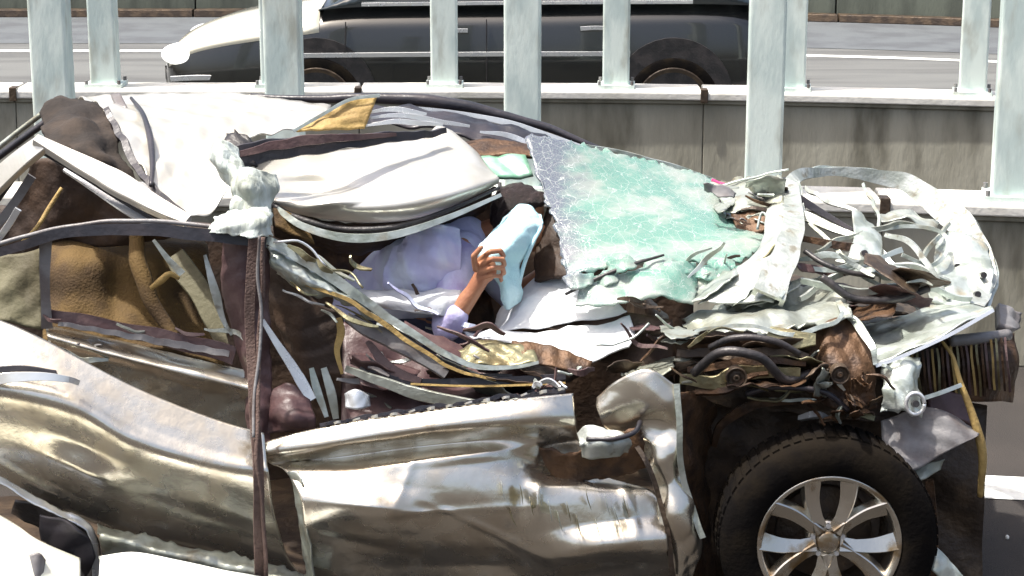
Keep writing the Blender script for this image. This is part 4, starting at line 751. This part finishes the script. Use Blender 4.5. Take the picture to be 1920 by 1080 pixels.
# wheel
wc = P(1547, 1003, 6.02)
wh = lathe('wheel', wc, -1, [(.215, -.12), (.3, -.12), (.333, -.1), (.345, -.07), (.345, .05), (.34, .075), (.322, .092), (.285, .1), (.255, .1), (.232, .092), (.226, .08)], M['tyre'], car, 72)
lathe('rim', wc, -1, [(.2, -.1), (.2, .03), (.206, .055), (.222, .072), (.23, .09), (.226, .094), (.214, .088), (.206, .07), (.196, .04), (.19, -.09)], M['rim'], wh, 72)
lathe('brake_disc', wc, -1, [(.03, -.03), (.15, -.03), (.155, -.035), (.155, -.05), (.03, -.05)], M['grime'], wh, 40)
lathe('hub', wc, -1, [(.001, .072), (.03, .072), (.036, .066), (.04, .05), (.062, .045), (.068, .03), (.068, -.03)], M['rim'], wh, 40)
for k in range(5):
    a0 = R(54 + 72 * k)
    for s in (-1, 1):
        a = [(.04, 0, .05), (.09, s * .012, .052), (.15, s * .035, .056), (.21, s * .075, .066)]
        pts = []
        for r_, t_, d_ in a:
            u = Vector((math.cos(a0), 0, math.sin(a0))); v = Vector((-math.sin(a0), 0, math.cos(a0)))
            pts.append(wc + u * r_ + v * t_ + Vector((0, -d_, 0)))
        sweep('spoke', pts, M['rim'], wh, [.05, .044, .042, .062], .034, 16, 'flat', px=False, twist=s * 26)
    c = wc + Vector((math.cos(a0 + R(36)), 0, math.sin(a0 + R(36)))) * .05 + Vector((0, -.05, 0))
    bm = bmesh.new(); bmesh.ops.create_cone(bm, cap_ends=True, segments=6, radius1=.009, radius2=.008, depth=.02, matrix=Matrix.Translation(c - Vector(car.location)) @ Matrix.Rotation(R(90), 4, 'X'))
    me = bpy.data.meshes.new('wheel_nut'); bm.to_mesh(me); bm.free(); link('wheel_nut', me, M['chrome'], wh)
# tread blocks
for k in range(60):
    a = 2 * math.pi * k / 60
    if math.sin(a) < -.2: continue
    u = Vector((math.cos(a), 0, math.sin(a))); v = Vector((-math.sin(a), 0, math.cos(a)))
    bm = bmesh.new()
    m4 = Matrix.Translation(wc - Vector(car.location) + u * .3455 + Vector((0, .01, 0))) @ Matrix((( u.x, v.x, 0, 0), (u.y, v.y, 1, 0), (u.z, v.z, 0, 0), (0, 0, 0, 1)))
    bmesh.ops.create_cube(bm, size=1, matrix=m4 @ Matrix.Diagonal((.008, .024, .14, 1)))
    me = bpy.data.meshes.new('tread_block'); bm.to_mesh(me); bm.free(); link('tread_block', me, M['tyre'], wh)

# ------------------------------------------------------------------ the person in the front seat
per = empty('person', P(720, 600, 6.85)); tag(per, 'person in a lavender shirt leaning forward in the wreck, hand holding a light blue towel', 'person')
head = P(975, 405, 6.84)
fw_ = Vector((.8, -.35, -.45)).normalized()
sh = P(868, 470, 6.72); el = P(840, 612, 6.5); wr = P(888, 545, 6.5); hd = P(912, 505, 6.5)
farsh = P(880, 470, 7.02); fel = P(960, 560, 6.98); fwr = P(1010, 520, 6.9)
body = [('e', head, (.078, .075, .1), Matrix.Rotation(R(35), 3, 'Y').to_euler()), ('e', head + fw_ * .05 + Vector((0, 0, -.045)), (.055, .052, .055)), ('e', head + fw_ * .1, (.016, .014, .022)),
        ('e', head + Vector((-.01, -.078, -.01)), (.02, .012, .03)),
        ('c', P(893, 448, 6.86), head + Vector((-.03, 0, -.04)), .055, .05), ('c', P(700, 590, 6.88), P(790, 510, 6.86), .15, .15), ('c', P(790, 510, 6.86), P(862, 465, 6.86), .15, .11),
        ('c', P(868, 470, 6.86), sh, .08, .055), ('c', sh, el, .052, .042), ('c', el, wr, .04, .028), ('c', wr, hd, .028, .03), ('c', P(868, 470, 6.86), farsh, .08, .055), ('c', farsh, fel, .05, .04), ('c', fel, fwr, .04, .03),
        ('e', hd, (.036, .028, .045)),
        ('c', P(700, 600, 6.8), P(880, 660, 6.72), .085, .065), ('c', P(880, 660, 6.72), P(1000, 760, 6.72), .06, .045), ('c', P(700, 600, 6.95), P(880, 660, 6.95), .085, .065), ('c', P(880, 660, 6.95), P(1000, 760, 6.95), .06, .045)]
fing = [[(898, 488, 6.49), (918, 472, 6.45), (938, 470, 6.47), (944, 480, 6.5)], [(900, 498, 6.475), (922, 486, 6.44), (942, 486, 6.46), (946, 496, 6.49)], [(902, 510, 6.47), (924, 502, 6.44), (942, 502, 6.46), (945, 512, 6.49)], [(904, 522, 6.475), (922, 517, 6.45), (938, 518, 6.465), (940, 526, 6.49)]]
for i, f in enumerate(fing):
    q = [P(*a) for a in f]; r_ = (.0098, .0098, .0095, .008)[i]
    for a, b in zip(q, q[1:]): body.append(('c', a, b, r_, r_ * .92))
th_ = [P(892, 505, 6.47), P(888, 480, 6.45), P(902, 464, 6.45)]
body += [('c', th_[0], th_[1], .0115, .0105), ('c', th_[1], th_[2], .0105, .009)]
blob('body', body, M['skin'], per, .0042, 4)
blob('shirt', [('c', P(690, 600, 6.88), P(785, 512, 6.86), .165, .165), ('c', P(785, 512, 6.86), P(862, 468, 6.86), .165, .125), ('c', P(868, 472, 6.86), P(868, 472, 6.74), .095, .075), ('c', P(868, 470, 6.86), farsh, .09, .068), ('e', P(770, 500, 6.76), (.13, .09, .11)), ('e', P(838, 455, 6.78), (.08, .07, .07)),
                ('c', farsh, fel, .062, .05)], M['lav'], per, .008, 6, .018, 9)
patch('shirt_side', [[(735, 462, 6.66), (775, 440, 6.64), (815, 424, 6.63), (862, 428, 6.66)], [(722, 495, 6.63), (770, 482, 6.59), (820, 472, 6.57), (866, 468, 6.6)], [(718, 525, 6.63), (768, 518, 6.58), (820, 512, 6.57), (862, 510, 6.59)], [(722, 556, 6.65), (770, 552, 6.61), (820, 548, 6.6), (860, 545, 6.61)]], M['lav'], per, 70, 56, .004, .02, 10)
blob('sleeve', [('c', P(862, 480, 6.71), P(852, 540, 6.6), .068, .06), ('c', P(852, 540, 6.6), P(838, 612, 6.5), .062, .054), ('c', P(838, 612, 6.5), P(852, 594, 6.49), .052, .047)], M['purple'], per, .007, 6, .014, 10)
blob('trousers', [('c', P(690, 612, 6.8), P(880, 662, 6.72), .1, .078), ('c', P(880, 662, 6.72), P(1000, 760, 6.72), .074, .056), ('c', P(690, 612, 6.95), P(880, 662, 6.95), .1, .078), ('c', P(880, 662, 6.95), P(1000, 760, 6.95), .074, .056)], M['trouser'], per, .01, 3, .02, 14)
hr = blob('hair', [('e', head + Vector((-.012, .004, .03)), (.09, .086, .088)), ('e', head + Vector((-.045, .0, -.01)), (.06, .075, .07)), ('e', head + Vector((.035, -.01, .062)), (.06, .06, .03))], M['hair'], per, .006, 3, .02, 30)
for k in range(60):
    a = rng.uniform(-1.4, 1.4); b = rng.uniform(-.9, .5)
    p0 = head + Vector((b * .06, math.sin(a) * .07 * -1, .105 * math.cos(a) * .95)); d = Vector((rng.uniform(-.05, .03), rng.uniform(-.03, .02), -.03))
    sweep('hair_lock', [p0, p0 + d * .5 + Vector((0, 0, .012)), p0 + d], M['hair'], hr, [.012, .01, .003], .008, 7, 'round', px=False)
tw = empty('light_blue_towel', P(955, 560, 6.6)); tag(tw, 'light blue towel pressed to the face and gripped by the hand', 'towel')
patch('towel', [
    [(952, 400, 6.72), (972, 386, 6.74), (998, 386, 6.74), (1012, 404, 6.74)], [(925, 432, 6.62), (950, 420, 6.62), (985, 414, 6.63), (1014, 424, 6.68)],
    [(902, 470, 6.55), (930, 465, 6.52), (965, 456, 6.54), (1000, 450, 6.62)], [(906, 500, 6.54), (934, 505, 6.5), (962, 500, 6.54), (984, 490, 6.6)],
    [(938, 535, 6.54), (950, 538, 6.53), (964, 535, 6.55), (974, 528, 6.6)], [(945, 575, 6.56), (953, 580, 6.55), (964, 572, 6.57), (970, 560, 6.6)]], M['cyan'], tw, 50, 70, .006, .03, 9, jag=.004)
sweep('hem', [(1012, 404, 6.73), (1014, 424, 6.67), (1000, 450, 6.61), (984, 490, 6.59), (974, 528, 6.59), (970, 560, 6.59)], M['cyan'], tw, .014, .014, 30, 'round', amp=.004)

# ------------------------------------------------------------------ loose things in the foreground
tp = empty('bumper_cover', P(330, 1250, 5.6)); tag(tp, 'smooth white detached bumper cover lying in front of the rear door', 'bumper')
patch('shell', [[(186, 1048, 5.86), (240, 1040, 5.86), (330, 1056, 5.85), (430, 1076, 5.84), (540, 1096, 5.84)], [(188, 1060, 5.74), (245, 1054, 5.72), (335, 1072, 5.7), (440, 1094, 5.7), (560, 1118, 5.72)], [(180, 1190, 5.62), (240, 1200, 5.6), (340, 1210, 5.6), (440, 1220, 5.6), (560, 1220, 5.62)], [(170, 1430, 5.64), (240, 1430, 5.62), (340, 1430, 5.62), (440, 1430, 5.62), (560, 1420, 5.64)]], M['tarp'], tp, 60, 40, .004, .02, 2.5, fn=soft)
sweep('edge_lip', [(186, 1047, 5.86), (240, 1039, 5.86), (330, 1055, 5.85), (430, 1075, 5.84), (540, 1095, 5.84)], M['frame'], tp, .014, .012, 40, 'round', amp=.004)
tp2 = empty('bumper_corner', P(30, 1250, 5.6)); tag(tp2, 'cream white bumper corner with black vent at the bottom left edge', 'bumper')
patch('shell', [[(-90, 940, 5.9), (-20, 958, 5.88), (30, 984, 5.86), (70, 1012, 5.86), (150, 1050, 5.88)], [(-90, 985, 5.72), (-10, 1000, 5.7), (40, 1022, 5.7), (90, 1050, 5.72), (150, 1080, 5.76)], [(-90, 1200, 5.6), (0, 1210, 5.58), (60, 1220, 5.58), (110, 1220, 5.62), (160, 1220, 5.66)], [(-90, 1430, 5.62), (0, 1430, 5.6), (60, 1430, 5.6), (110, 1430, 5.62), (160, 1430, 5.66)]], mat('cream_plastic', (.84, .83, .7), .4, 0, (.78, .78, .66), 5, bump=.1, bscale=25), tp2, 50, 40, .004, .02, 2.5, fn=soft)
patch('vent', [[(52, 1042, 5.69), (72, 1036, 5.69), (84, 1050, 5.7)], [(48, 1090, 5.66), (66, 1086, 5.66), (76, 1094, 5.67)]], M['greypl'], tp2, 10, 10, .01)
for i, (px, py, s, lb) in enumerate(((1828, 962, .016, 'small white lump of debris on the asphalt right of the wheel'), (1796, 1052, .012, 'tiny pale chip of debris on the asphalt beside the bumper shard'), (1888, 1010, .008, 'tiny pale chip of debris near the right edge of the asphalt'))):
    ang = math.atan((py - 540) / FPX) + PITCH; Y = CAMZ / math.tan(ang); c = P(px, py, Y)
    bm = bmesh.new(); bmesh.ops.create_icosphere(bm, subdivisions=2, radius=s)
    for v in bm.verts: v.co *= 1 + .5 * noise.noise(v.co * 60 + Vector((i, 0, 0)))
    me = bpy.data.meshes.new('debris'); bm.to_mesh(me); bm.free(); o = link('debris', me, M['tarp']); o.location = c + Vector((0, 0, s * .6)); tag(o, lb, 'debris')
